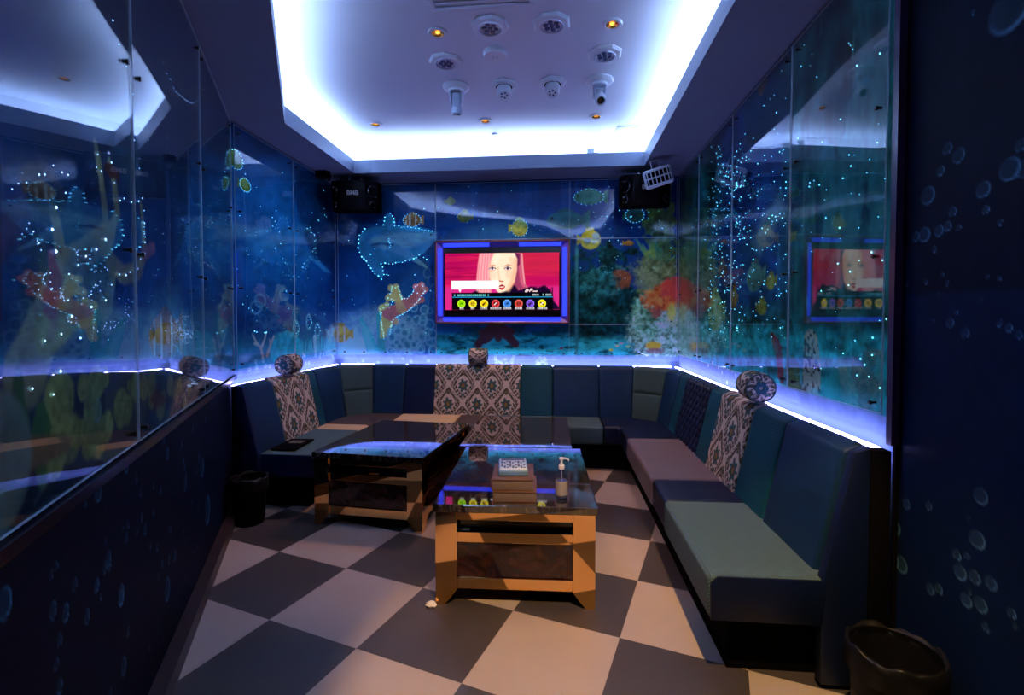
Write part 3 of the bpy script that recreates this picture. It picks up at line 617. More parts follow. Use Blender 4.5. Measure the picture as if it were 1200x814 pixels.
# ceiling: dropped soffit with an upstand lip, lit recess above
def ceiling():
    YF = .55; xa = -2.02+(3.53-YF)*.526
    inner = [(-2.02, 4.79), (.835, 4.79), (.80, YF), (xa, YF), (-2.02, 3.53)]
    c = Vector((-.5, 2.8)); b = bmesh.new()
    out = [(-2.5, 5.28), (1.36, 5.28), (1.36, -1.3), (-2.5, -1.3), (-2.5, 3.4)]
    def off(P, d):
        R = []; n = len(P)
        for i in range(n):
            a, p, q = Vector(P[i-1]), Vector(P[i]), Vector(P[(i+1) % n]); e1 = (p-a).normalized(); e2 = (q-p).normalized()
            n1 = Vector((-e1.y, e1.x)); n2 = Vector((-e2.y, e2.x)); m = (n1+n2); m = m/(1+n1.dot(n2)); R.append(tuple(p+m*d))
        return R
    mid = off(inner, .035); far = off(inner, .20)
    def loop(P, z): return [b.verts.new((x, y, z)) for x, y in P]
    def bridge(A_, B_):
        n = len(A_); return [b.faces.new((A_[k], A_[(k+1) % n], B_[(k+1) % n], B_[k])) for k in range(n)]
    L0 = loop(inner, ZC); L1 = loop(inner, 2.99); L2 = loop(mid, 2.99); L3 = loop(mid, ZC+.03); L4 = loop(far, ZC+.03); L5 = loop(far, ZT)
    f1 = bridge(loop(out, ZC), L0)
    fl = bridge(L0, L1)+bridge(L1, L2)+bridge(L2, L3)+bridge(L3, L4)+bridge(L4, L5)
    fl.append(b.faces.new(L5))
    for f in f1: f.material_index = 0
    for f in fl: f.material_index = 1
    for k in range(5): fl[k].material_index = 0
    bmesh.ops.recalc_face_normals(b, faces=b.faces); me = bpy.data.meshes.new('c'); b.to_mesh(me); b.free()
    tag(link('ceiling', me, [M['soffit'], M['white_paint']]), kind='structure')
    lab = ['hidden cool white light strip of ceiling recess along the back edge', 'hidden cool white light strip of ceiling recess along the right edge', 'hidden cool white light strip of ceiling recess on the entrance side',
           'hidden cool white light strip of ceiling recess along its slanted left edge', 'hidden cool white light strip of ceiling recess along its short left edge']
    a_, b_ = off(inner, .09), off(inner, .105)
    for k in range(5):
        p, q, r, s = a_[k], a_[(k+1) % 5], b_[(k+1) % 5], b_[k]
        o = MB().prism([p, q, r, s], 2.962, 2.978).obj('cove_light_strip', M['cove'], smooth=False)
        tag(o, lab[k], 'light strip', 'light strips in the ceiling recess')
    return inner
INNER = ceiling()
# ------------------------------------------------------------------ banquette sofas running round three walls
CR = .62                                                 # corner centre distance from the walls
def path(t, d):
    """t: ('L', y) | ('LC', deg) | ('B', x) | ('RC', deg) | ('R', y); d: distance out from the wall"""
    k, v = t
    if k == 'L': return (XL+d, v)
    if k == 'R': return (XR-d, v)
    if k == 'B': return (v, YB-d)
    a = math.radians(v); r = CR-d; e = .05
    if r >= e: cx = CR; q = r
    else: cx = d+e; q = e
    if k == 'LC': return (XL+cx-q*math.cos(a), YB-cx+q*math.sin(a))
    return (XR-cx+q*math.sin(a), YB-cx+q*math.cos(a))
def stations(a, b, step=.03):
    """list of stations between two path points, measured at the backrest face"""
    order = ['L', 'LC', 'B', 'RC', 'R']; ends = {'L': (3.0, YB-CR), 'LC': (0, 90), 'B': (XL+CR, XR-CR), 'RC': (0, 90), 'R': (YB-CR, 1.8)}
    out = []; i0, i1 = order.index(a[0]), order.index(b[0])
    for i in range(i0, i1+1):
        k = order[i]; v0 = a[1] if i == i0 else ends[k][0]; v1 = b[1] if i == i1 else ends[k][1]
        L = abs(v1-v0)*(.0085 if k in ('LC', 'RC') else 1); n = max(1, int(round(L/step)))
        for j in range(n+1):
            if j == 0 and out: continue
            out.append((k, v0+(v1-v0)*j/n))
    return out
def resample(P, st):
    Q = []
    for i in range(len(P)):
        a, b = P[i], P[(i+1) % len(P)]; L = math.hypot(b[0]-a[0], b[1]-a[1]); n = max(1, int(L/st))
        for j in range(n): Q.append((a[0]+(b[0]-a[0])*j/n, a[1]+(b[1]-a[1])*j/n))
    return Q
def rounded(P, R):
    """round the corners of a closed profile, R per corner"""
    Q = []
    for i, p in enumerate(P):
        r = R[i]; a, p, b = Vector(P[i-1]), Vector(p), Vector(P[(i+1) % len(P)])
        if r == 0: Q.append(tuple(p)); continue
        u, w = (a-p).normalized(), (b-p).normalized(); h = u.angle(w)/2; tl = min(r/math.tan(h), (a-p).length*.45, (b-p).length*.45); s, e = p+u*tl, p+w*tl
        for k in range(7):
            t = k/6; Q.append(tuple(s*(1-t)**2+p*2*t*(1-t)+e*t*t))
    return Q
def sweep(name, mat, parent, a, b, prof, inset=.008, fn=None, paint=None, fine=.03, lab=None):
    st = stations(a, b, fine)
    n = len(st); cx = sum(p[0] for p in prof)/len(prof); cz = sum(p[1] for p in prof)/len(prof)
    # puffed ends: insert stations close to both ends
    def lerp(p, q, f): return (p[0], p[1]+(q[1]-p[1])*f) if p[0] == q[0] else p
    if inset:
        sp = .022; f = min(.9, sp/fine)
        seq = [(lerp(st[0], st[1], .04), 1.), (lerp(st[0], st[1], .14*f+.03), .55), (lerp(st[0], st[1], .4*f+.03), .22), (lerp(st[0], st[1], f), .04)]
        seq += [(s, 0.) for s in st[1:-1]]
        seq += [(lerp(st[-1], st[-2], f), .04), (lerp(st[-1], st[-2], .4*f+.03), .22), (lerp(st[-1], st[-2], .14*f+.03), .55), (lerp(st[-1], st[-2], .04), 1.)]
    else: seq = [(s, 0.) for s in st]
    m = len(prof); bm = bmesh.new(); rings = []; cols = []
    arc = [0]; 
    for (s0, _), (s1, _) in zip(seq, seq[1:]):
        p, q = path(s0, .2), path(s1, .2); arc.append(arc[-1]+math.hypot(q[0]-p[0], q[1]-p[1]))
    pl = [0]
    for p, q in zip(prof, prof[1:]): pl.append(pl[-1]+math.hypot(q[0]-p[0], q[1]-p[1]))
    prof2 = []
    for i, p in enumerate(prof):
        q0, q1 = prof[i-1], prof[(i+1) % m]; tx, tz = q1[0]-q0[0], q1[1]-q0[1]; L = math.hypot(tx, tz)+1e-9; prof2.append((tz/L, -tx/L))
    area = sum(prof[i-1][0]*prof[i][1]-prof[i][0]*prof[i-1][1] for i in range(m)); sg = 1 if area > 0 else -1
    for i, (s, e) in enumerate(seq):
        r = []
        for j, (d, z) in enumerate(prof):
            nx, nz = prof2[j][0]*sg, prof2[j][1]*sg; o = -inset*e
            if fn: o += fn(arc[i], arc[-1], d, z)*(1-e)
            x, y = path(s, max(.0, d+nx*o)); r.append(bm.verts.new((x, y, z+nz*o)))
            if paint: cols.append((arc[i], pl[j]))
        rings.append(r)
    for r0, r1 in zip(rings, rings[1:]):
        for k in range(m): bm.faces.new((r0[k], r0[(k+1) % m], r1[(k+1) % m], r1[k]))
    bm.faces.new(rings[0]); bm.faces.new(rings[-1][::-1])
    bmesh.ops.recalc_face_normals(bm, faces=bm.faces); bm.normal_update()
    for f in bm.faces: f.smooth = True
    for e in bm.edges:
        if len(e.link_faces) == 2 and e.calc_face_angle(0) > .9: e.smooth = False
    me = bpy.data.meshes.new(name); bm.to_mesh(me); bm.free()
    if paint: set_col(me, paint(np.array(cols)))
    o = link(name, me, mat, parent)
    if lab: o['label'] = lab
    return o
BACKP = rounded([(.262, .395), (.150, .895), (.075, .925), (.075, .395)][::1], [.01, .035, .012, .01])
BACKF = resample(BACKP, .013)
def seatprof(d1=.67, z=.42): return rounded([(.20, z-.17), (.20, z), (d1, z-.004), (d1-.002, z-.175)], [0, .01, .035, .025])
PLINTH = [(.03, 0), (.03, .26), (.575, .26), (.575, 0)]
def damask(P):
    """ogee damask print: pale pink lines, olive brown leaves, teal medallions"""
    a, b = P[:, 0]/.300, P[:, 1]/.385+.1
    def cell(a, b):
        """distance pattern around the centre of a half-drop cell"""
        best = None
        for (oa, ob) in ((0, 0), (.5, .5)):
            u = (a+oa+.5) % 1-.5; v = (b+ob+.5) % 1-.5
            w = abs(u)/.25*.5+abs(v)/.5*.5  # diamond distance
            s = np.stack([u, v, w], -1)
            best = s if best is None else np.where((s[:, 2] < best[:, 2])[:, None], s, best)
        return best
    q = cell(a, b); u, v, w = q[:, 0]*.300, q[:, 1]*.385, q[:, 2]
    g = np.abs(np.cos(2*PI*a)+np.cos(2*PI*b))/2
    g0 = (np.cos(2*PI*a)+np.cos(2*PI*b))/2
    pink = np.array([.50, .40, .34]); olive = np.array([.050, .048, .036]); teal = np.array([.030, .085, .090]); ylw = np.array([.20, .13, .045])
    C = np.tile(pink, (len(a), 1))
    leaf = (g > .08) & (g < .56) & (np.sin(P[:, 1]*110+np.abs(u)*150) > -.72)
    C[leaf] = olive
    vein = (g > .26) & (g < .31); C[vein] = pink*.8
    u2 = ((a+np.where(g0 > 0, 0, .5)+.5) % 1-.5)*.300; v2 = ((b+np.where(g0 > 0, 0, .5)+.5) % 1-.5)*.385
    r = np.hypot(u2, v2*.8+.012)*.82; th = np.arctan2(v2+.015, u2)
    med = r < .050*(1+.22*np.cos(7*th)); C[med & (g > .5)] = teal
    C[(r < .050*(1+.22*np.cos(7*th))) & (r > .040*(1+.22*np.cos(7*th))) & (g > .5)] = pink*1.1
    C[r < .020] = ylw; C[(r < .020) & (r > .014)] = olive
    rr = np.hypot(u2, (v2-.115)); ok = (rr < .022)&(g>.2); C[ok] = olive; C[(rr < .014)&(g>.2)] = ylw; C[(rr < .007)&(g>.2)] = teal
    rr = np.hypot(u2, (v2+.11)*.7); ok = rr < .014*(1+.4*np.cos(5*np.arctan2(v2+.11, u2))); C[ok] = teal
    return C
def tuft_mid(z0):
    return lambda s, L, d, z: (-.016*math.exp(-((z-z0)/.010)**2) if d > .12 and .42 < z < .9 else 0)
def tuft_diamond(s, L, d, z):
    if d < .12 or z < .40 or z > .90: return 0
    pu, pv = .085, .11; u, v = s/pu, z/pv
    a = abs(math.sin(PI*(u+v)/1)); b = abs(math.sin(PI*(u-v)/1)); return -.020+.026*(a*b)**.4
g_ = 'upholstered banquette sections round the room'
def sofa(name, label): return thing(name, label, 'sofa', group=None)
UL = sofa('banquette_sofa', 'blue banquette section at the left wall, with patterned backrest panel, nearest the left bin')
ULC = sofa('banquette_sofa', 'navy corner banquette in the back left corner with a grey green tufted backrest panel')
UB = sofa('banquette_sofa', 'long banquette section against the back wall below the screen, with wide patterned panel')
URC = sofa('banquette_sofa', 'navy corner banquette in the back right corner with a grey green tufted backrest panel')
UR = sofa('banquette_sofa', 'long right wall banquette with taupe seat, diamond tufted panel and patterned panel')
URF = sofa('banquette_sofa', 'end banquette of the right wall with grey green seat and plain navy backrest')
def back(par, mat, a, b, fn=None, paint=None, fine=.03, lab=None, prof=None):
    return sweep('backrest_panel', mat, par, a, b, prof or (BACKF if (fn or paint) else BACKP), .010, fn, paint, fine, lab)
back(UL, M['navy'], ('L', 3.36), ('L', 3.71), lab='plain navy backrest panel')
DRAPE = rounded([(.268, .395), (.156, .900), (.070, .931), (.070, .395)], [.01, .035, .012, .01])
back(UL, M['damask'], ('L', 3.712), ('L', 4.262), None, damask, .007, 'patterned backrest panel', resample(DRAPE, .007))
back(UL, M['teal'], ('L', 4.264), ('L', 4.40), lab='narrow teal backrest panel')
back(ULC, M['navy'], ('L', 4.404), ('LC', 30)); back(ULC, M['greygreen'], ('LC', 30.4), ('LC', 72), tuft_mid(.665), None, .03, 'grey green backrest panel'); back(ULC, M['navy'], ('LC', 72.4), ('B', -1.583))
back(UB, M['navy_dark'], ('B', -1.581), ('B', -1.257), lab='dark navy backrest panel')
back(UB, M['damask'], ('B', -1.255), ('B', -.362), None, damask, .007, 'patterned backrest panel', resample(DRAPE, .007))
back(UB, M['teal'], ('B', -.360), ('B', -.032), lab='teal backrest panel'); back(UB, M['navy'], ('B', -.030), ('B', .438), lab='navy backrest panel')
back(URC, M['navy'], ('B', .440), ('RC', 17)); back(URC, M['greygreen'], ('RC', 17.4), ('RC', 60), tuft_mid(.665), None, .03, 'grey green backrest panel'); back(URC, M['navy'], ('RC', 60.4), ('R', 4.484))
back(UR, M['teal'], ('R', 4.48), ('R', 4.262), lab='teal backrest panel'); back(UR, M['navy_dark'], ('R', 4.26), ('R', 3.626), tuft_diamond, None, .010, 'diamond tufted navy backrest panel', resample(BACKP, .010))
back(UR, M['teal'], ('R', 3.624), ('R', 3.362), lab='teal backrest panel'); back(UR, M['damask'], ('R', 3.36), ('R', 2.848), None, damask, .007, 'patterned backrest panel', resample(DRAPE, .007))
back(UR, M['teal'], ('R', 2.846), ('R', 2.476), lab='teal backrest panel'); back(URF, M['navy'], ('R', 2.468), ('R', 1.985), lab='plain navy backrest panel')
def seat(par, mat, a, b, d=.67, z=.42, lab=None): return sweep('seat_cushion', mat, par, a, b, resample(seatprof(d, z), .06), .006, fine=.03, lab=lab)
seat(UL, M['sage'], ('L', 3.37), ('L', 4.18), .675, lab='grey green seat cushion'); seat(UL, M['beige'], ('L', 4.183), ('L', 4.40), lab='beige seat cushion')
seat(ULC, M['brown'], ('L', 4.404), ('B', -1.585), lab='brown seat cushion')
seat(UB, M['beige'], ('B', -1.58), ('B', -.97), lab='beige seat cushion'); seat(UB, M['brown'], ('B', -.967), ('B', -.62), lab='dark brown seat cushion'); seat(UB, M['sage'], ('B', -.617), ('B', .436), lab='grey green seat cushion')
seat(URC, M['navy_dark'], ('B', .443), ('R', 4.10))
seat(UR, M['taupe'], ('R', 4.095), ('R', 3.055), .675, lab='taupe seat cushion'); seat(UR, M['navy_dark'], ('R', 3.052), ('R', 2.70), .668, lab='dark navy seat cushion')
seat(URF, M['sage'], ('R', 2.697), ('R', 1.915), .675, lab='grey green seat cushion')
# navy front face of the end cushion
MB().prism([(.592, .247), (1.0, .247), (1.012, .418), (.62, .418), (.592, .39)], 0, .012, Matrix(((1, 0, 0, 0), (0, 0, 1, 1.902), (0, 1, 0, 0), (0, 0, 0, 1))), .004).obj('seat_end_facing', M['navy_dark'], URF)
MB().prism([(XL+.225, .247), (XL+.67, .247), (XL+.67, .39), (XL+.64, .417), (XL+.225, .417)], 0, .012, Matrix(((1, 0, 0, 0), (0, 0, 1, 3.357), (0, 1, 0, 0), (0, 0, 0, 1))), .004).obj('seat_end_facing', M['navy_dark'], UL)
for par, a, b in ((UL, ('L', 3.47), ('L', 4.40)), (ULC, ('L', 4.405), ('B', -1.583)), (UB, ('B', -1.578), ('B', .438)), (URC, ('B', .441), ('R', 4.10)), (UR, ('R', 4.095), ('R', 2.70)), (URF, ('R', 2.696), ('R', 2.0))):
    sweep('plinth', M['black'], par, a, b, PLINTH, 0)
    sweep('leak_blocker', M['black'], par, a, b, [(.056, .26), (.056, .905), (.073, .905), (.073, .26)], 0)  # added unseen board that keeps strip light from leaking between backrest panels
def endpanel(par, x0, sgn, y, z0, pd=.03):
    P = [(.264, z0), (.264, .40), (.153, .905), (.10, .922), (.10, z0)]
    pr = [(x0+sgn*d, z) for d, z in P]; MB().prism(pr, 0, .045, Matrix(((1, 0, 0, 0), (0, 0, 1, y), (0, 1, 0, 0), (0, 0, 0, 1))), .006).obj('end_panel', M['navy_dark'], par)
    MB().box((x0+sgn*.097, y-.004, 0), (x0+sgn*pd, y+.05, .915), .004).obj('end_post', M['black'], par)
endpanel(URF, XR, -1, 1.905, .02); endpanel(UL, XL, 1, 3.322, .02, .072)
# led strips in the gap behind the backrests
def ledge(a, b, label):
    o = sweep('ledge_light_strip', M['ledge_led'], None, a, b, [(.030, .905), (.030, .913), (.052, .913), (.052, .905)], 0); tag(o, label, 'light strip', 'light strips behind the banquettes')
ledge(('L', 3.38), ('L', 5.10), 'blue white light strip behind the left wall backrests')
def bpath_strip(x0, x1, y, label, horiz):
    o = (MB().box((x0, y, .905), (x1, y+.022, .913)) if horiz else MB().box((y, x0, .905), (y+.022, x1, .913))).obj('ledge_light_strip', M['ledge_led'], smooth=False); tag(o, label, 'light strip', 'light strips behind the banquettes')
bpath_strip(XL+.08, XR-.08, YB-.052, 'blue white light strip behind the back wall backrests', True)
bpath_strip(1.96, 5.10, XR-.052, 'blue white light strip behind the right wall backrests', False)

# ------------------------------------------------------------------ bolsters
def bolster(label, loc, rot, r=.083, L=.19):
    t = thing('bolster_pillow', label, 'pillow', loc, rot)
    prof = [(0, -L/2), (r*.75, -L/2), (r*.93, -L/2+.008), (r, -L/2+.028), (r*1.02, 0), (r, L/2-.028), (r*.93, L/2-.008), (r*.75, L/2), (0, L/2)]
    P = []
    for a, b in zip(prof, prof[1:]):
        n = max(1, int(math.hypot(b[0]-a[0], b[1]-a[1])/.008)); P += [(a[0]+(b[0]-a[0])*k/n, a[1]+(b[1]-a[1])*k/n) for k in range(n)]
    P.append(prof[-1]); N = 72; ny = len(P)
    V = np.zeros((ny, N+1, 3)); UV = np.zeros((ny, N+1, 2)); al = 0
    for i, (rr, z) in enumerate(P):
        if i: al += math.hypot(P[i][0]-P[i-1][0], P[i][1]-P[i-1][1])
        for k in range(N+1):
            a = 2*PI*k/N; V[i, k] = (rr*math.cos(a), z, rr*math.sin(a)); UV[i, k] = (a*r, al)
    me = grid_mesh(V, damask(UV.reshape(-1, 2)))
    for p in me.polygons: p.use_smooth = True
    link('cushion', me, M['damask'], t)
    for s in (-1, 1):
        MB().tube([(r*.93*math.cos(2*PI*k/40), s*(L/2-.006), r*.93*math.sin(2*PI*k/40)) for k in range(40)], .0042, 6, True).obj('piping', M['greygreen'], t)
        b = MB()
        for k in range(6): b.lathe([(0, 0), (.016, .001), (.014, .004), (0, .005)], 12, Matrix.Translation((.024*math.cos(k*PI/3), s*(L/2+.0005), .024*math.sin(k*PI/3))) @ Matrix.Rotation(-s*PI/2, 4, 'X'))
        b.obj('flower_patch', M['teal'], t)
    return t
bolster('round patterned bolster lying on top of the left wall backrest', (-2.272, 3.99, 1.014), (0, 0, .05))
bolster('round patterned bolster on the back wall backrest below the screen', (-.806, 5.058, 1.010), (0, 0, PI/2))
bolster('round patterned bolster lying on top of the right wall backrest', (1.138, 2.905, 1.016), (0, 0, -.06))

# ------------------------------------------------------------------ low mirror steel tables with marble tops
def make_table():
    W, D, Ht = .40, .535, .485
    t = thing('karaoke_table', '', 'table')
    MB().box((-W, -D, .447), (W, D, Ht), .004, 1).obj('tabletop', M['marble'], t, smooth=False)
    # each corner leg: an angled panel of two faces, flaring out at the foot
    for sx in (-1, 1):
        for sy in (-1, 1):
            b = MB(); w = .105; x0, y0 = W-.012, D-.012
            # face looking along y (front/back): polygon in x-z, with a slanted inner foot
            P = [(x0, .446), (x0, 0), (x0-.045, 0), (x0-w, .075), (x0-w, .446)]
            Mx = Matrix(((sx, 0, 0, 0), (0, 0, sy, sy*(y0-.02)), (0, 1, 0, 0), (0, 0, 0, 1)))
            b.prism(P, 0, .02, Mx)
            P = [(y0-.02, .446), (y0-.02, 0), (y0-.045, 0), (y0-w, .075), (y0-w, .446)]
            My = Matrix(((0, 0, sx, sx*(x0-.02)), (sy, 0, 0, 0), (0, 1, 0, 0), (0, 0, 0, 1)))
            b.prism(P, 0, .02, My); b.obj('leg', M['bronze'], t, smooth=False)
    xi, yi = W-.117, D-.117
    for s in (-1, 1):
        for z0, z1, nm in ((.405, .445, 'upper_rail'), (.298, .348, 'middle_rail'), (.075, .130, 'lower_rail')):
            MB().box((-xi, s*(D-.031)-.009, z0), (xi, s*(D-.031)+.009, z1), .002).obj(nm, M['bronze'], t, smooth=False)
            MB().box((s*(W-.031)-.009, -yi, z0), (s*(W-.031)+.009, yi, z1), .002).obj(nm, M['bronze'], t, smooth=False)
        MB().box((-xi, s*(D-.038)-.006, .13), (xi, s*(D-.038)+.006, .298), .001).obj('marble_panel', M['red_marble'], t, smooth=False)
        MB().box((s*(W-.038)-.006, -yi, .13), (s*(W-.038)+.006, yi, .298), .001).obj('marble_panel', M['red_marble'], t, smooth=False)
        MB().box((-xi, s*(D-.075)-.006, .348), (xi, s*(D-.075)+.006, .405), .001).obj('slot_shade_sheet', M['black_gloss'], t, smooth=False)  # black sheet stands in for the shade inside the open slot
        MB().box((s*(W-.075)-.006, -yi, .348), (s*(W-.075)+.006, yi, .405), .001).obj('slot_shade_sheet', M['black_gloss'], t, smooth=False)
    MB().box((-W+.09, -D+.09, .09), (W-.09, D-.09, .10)).obj('bottom_shelf', M['black'], t)
    MB().box((-W+.03, -D+.03, .425), (W-.03, D-.03, .446)).obj('top_frame', M['black_gloss'], t)
    return t
T1 = make_table(); T1.location = (-.212, 2.858, 0); T1.rotation_euler.z = .03
T1['label'] = 'mirror gold table with dark marble top carrying the remote and soap bottle, nearest the camera'
T2 = copy_tree(T1); T2.location = (-.290, 3.945, 0); T2.rotation_euler.z = .012
T2['label'] = 'low table with dark marble top pushed up behind the front table, its top empty'
T3 = copy_tree(T1); T3.location = (-1.195, 3.650, 0); T3.rotation_euler.z = -.105
T3['label'] = 'low marble topped table at the left by itself, top mirroring the blue wall'
for q in (T1, T2, T3): q.scale = (1, 1, .5/.485); q['group'] = 'low marble topped tables'

# ------------------------------------------------------------------ things on the tables and seats
def book(label, loc, rz, w=.215, d=.27, h=.05):
    t = thing('menu_book', label, 'book', loc, (0, 0, rz))
    MB().box((-w/2+.004, -d/2+.004, .005), (w/2-.004, d/2-.004, h-.005), .001).obj('pages', M['pages'], t)
    MB().box((-w/2, -d/2, h-.006), (w/2, d/2, h), .002).box((-w/2, -d/2, 0), (w/2, d/2, .006), .002).box((-w/2-.001, -d/2, 0), (-w/2+.006, d/2, h), .0025).obj('cover', M['book_brown'], t)
    return t
book('brown covered menu book lying at the bottom of the stack on the front table', (-.205, 2.497, .501), .05, .215, .26, .052)
book('brown menu book on top of the stack, directly under the pale remote', (-.218, 2.515, .553), .05, .21, .27, .056)
def remote():
    t = thing('karaoke_remote', 'pale blue and white push button remote lying on the menu books', 'remote', (-.222, 2.535, .609), (0, 0, .11))
    w, d = .150, .215
    MB().box((-w/2, -d/2, 0), (w/2, d/2, .030), .007, 3).obj('body', plain('blue remote shell', (.13, .25, .48), .35), t)
    kp = MB().box((-w/2+.006, -d/2+.006, .0285), (w/2-.006, d/2-.006, .033), .0015).obj('keypad_plate', M['remote'], t)
    MB().box((-w/2+.012, d/2-.045, .0325), (w/2-.012, d/2-.012, .0345), .0008).obj('display', M['button'], t)
    MB().box((-w/2+.01, -d/2+.008, .0325), (w/2-.01, -d/2+.03, .0345), .0008).obj('front_bar', M['white_plastic'], t)
    for r in range(6):
        for c in range(9):
            if r == 3: continue
            x = -w/2+.018+c*(w-.036)/8; y = -d/2+.042+r*.0205
            MB().box((x-.0052, y-.0070, .0325), (x+.0052, y+.0070, .0355), .001, 1).obj('button', M['button'] if (r+c) % 3 else M['white_plastic'], kp)
    return t
remote()
def sanitizer():
    t = thing('sanitizer_bottle', 'clear pump bottle with a grey label standing on the front table', 'bottle', (.030, 2.455, .501))
    pr = [(0, 0), (.026, 0), (.030, .004), (.0305, .10), (.029, .118), (.020, .134), (.0125, .140), (.0125, .150)]
    bt = MB().lathe(pr, 32).obj('bottle', M['clear'], t)
    MB().lathe([(0, .004), (.027, .004), (.0275, .085), (0, .085)], 28).obj('gel', plain('clear gel', (.09, .11, .22), .1), t)
    MB().lathe([(.0309, .018), (.0313, .020), (.0313, .088), (.0309, .090)], 32, None, False).obj('label', M['label'], bt)
    MB().lathe([(0, .146), (.0145, .146), (.0145, .164), (.009, .167), (.009, .172), (.005, .174), (.005, .195), (0, .195)], 24).obj('pump_collar', M['white_plastic'], t)
    MB().box((-.011, -.009, .192), (.011, .009, .203), .003).tube([(0, 0, .198), (.022, -.002, .199), (.032, -.003, .195), (.036, -.003, .188)], [.0055, .005, .004, .0035], 8).obj('pump_nozzle', M['white_plastic'], t)
    MB().tube([(0, 0, .15), (.002, 0, .08), (.006, 0, .01)], .002, 6).obj('dip_tube', M['white_plastic'], t)
sanitizer()
t = thing('menu_book', 'thin black menu folder lying on the left wall seat', 'book', (-2.025, 3.60, .424), (0, 0, .04))
MB().box((-.095, -.155, 0), (.095, .155, .012), .003).obj('cover', M['black'], t); MB().box((-.05, .01, .0118), (.06, .09, .0132), .0004).obj('gold_label', plain('dull gold print', (.09, .06, .03), .5), t)
# crumpled tissue
b = bmesh.new(); bmesh.ops.create_icosphere(b, subdivisions=3, radius=.024); random.seed(2)
for v in b.verts: v.co *= random.uniform(.7, 1.25); v.co.z = max(-.008, v.co.z*.45)
me = bpy.data.meshes.new('t'); b.to_mesh(me); b.free(); tag(link('crumpled_tissue', me, M['tissue'], None, (-.603, 2.306, .009)), 'small crumpled white tissue at the foot of the front table leg', 'tissue')
# ------------------------------------------------------------------ bins
def bin_(label, loc, r=.125, h=.33):
    t = thing('waste_bin', label, 'bin', loc)
    pr = [(0, 0), (r*.80, 0), (r*.82, .006), (r*.97, h*.96), (r, h), (r*.94, h), (r*.78, .02), (0, .02)]
    bk = MB().lathe(pr, 40).obj('bucket', M['black_metal'], t)
    MB().lathe([(r*.90, h*.55), (r*.915, h*.57), (r*.90, h*.59)], 40, None, False).lathe([(r*.99, h-.012), (r*1.02, h-.006), (r*1.0, h+.002)], 40, None, False).obj('rim_band', M['black_metal'], bk)
    N = 60; prof = [(r*.70, h*.5), (r*.93, h-.02), (r*.97, h+.012), (r*1.045, h+.006), (r*1.06, h-.03), (r*1.05, h-.075)]
    V = np.zeros((len(prof), N+1, 3)); rnd = np.random.RandomState(int(loc[0]*100) % 97); ph = rnd.rand(4)*6
    for i, (rr, z) in enumerate(prof):
        for k in range(N+1):
            a = 2*PI*k/N; w = (math.sin(a*7+ph[0]+i)*.5+math.sin(a*13+ph[1]-i*.7)*.3+math.sin(a*4+ph[2])*.4)
            q = rr*(1+(.028 if i in (1, 2) else .012)*w); V[i, k] = (q*math.cos(a), q*math.sin(a), z+.010*w*(1 if 0 < i < 4 else .8))
    me = grid_mesh(V); link('liner_bag', me, M['liner'], t)
    for p in me.polygons: p.use_smooth = True
bin_('black waste bin with plastic liner on the floor at the left end of the seating', (-2.10, 3.165, 0), .115, .31)
bin_('black waste bin with plastic liner in the bottom right corner beside the bench end', (1.095, 1.66, 0), .13, .33)

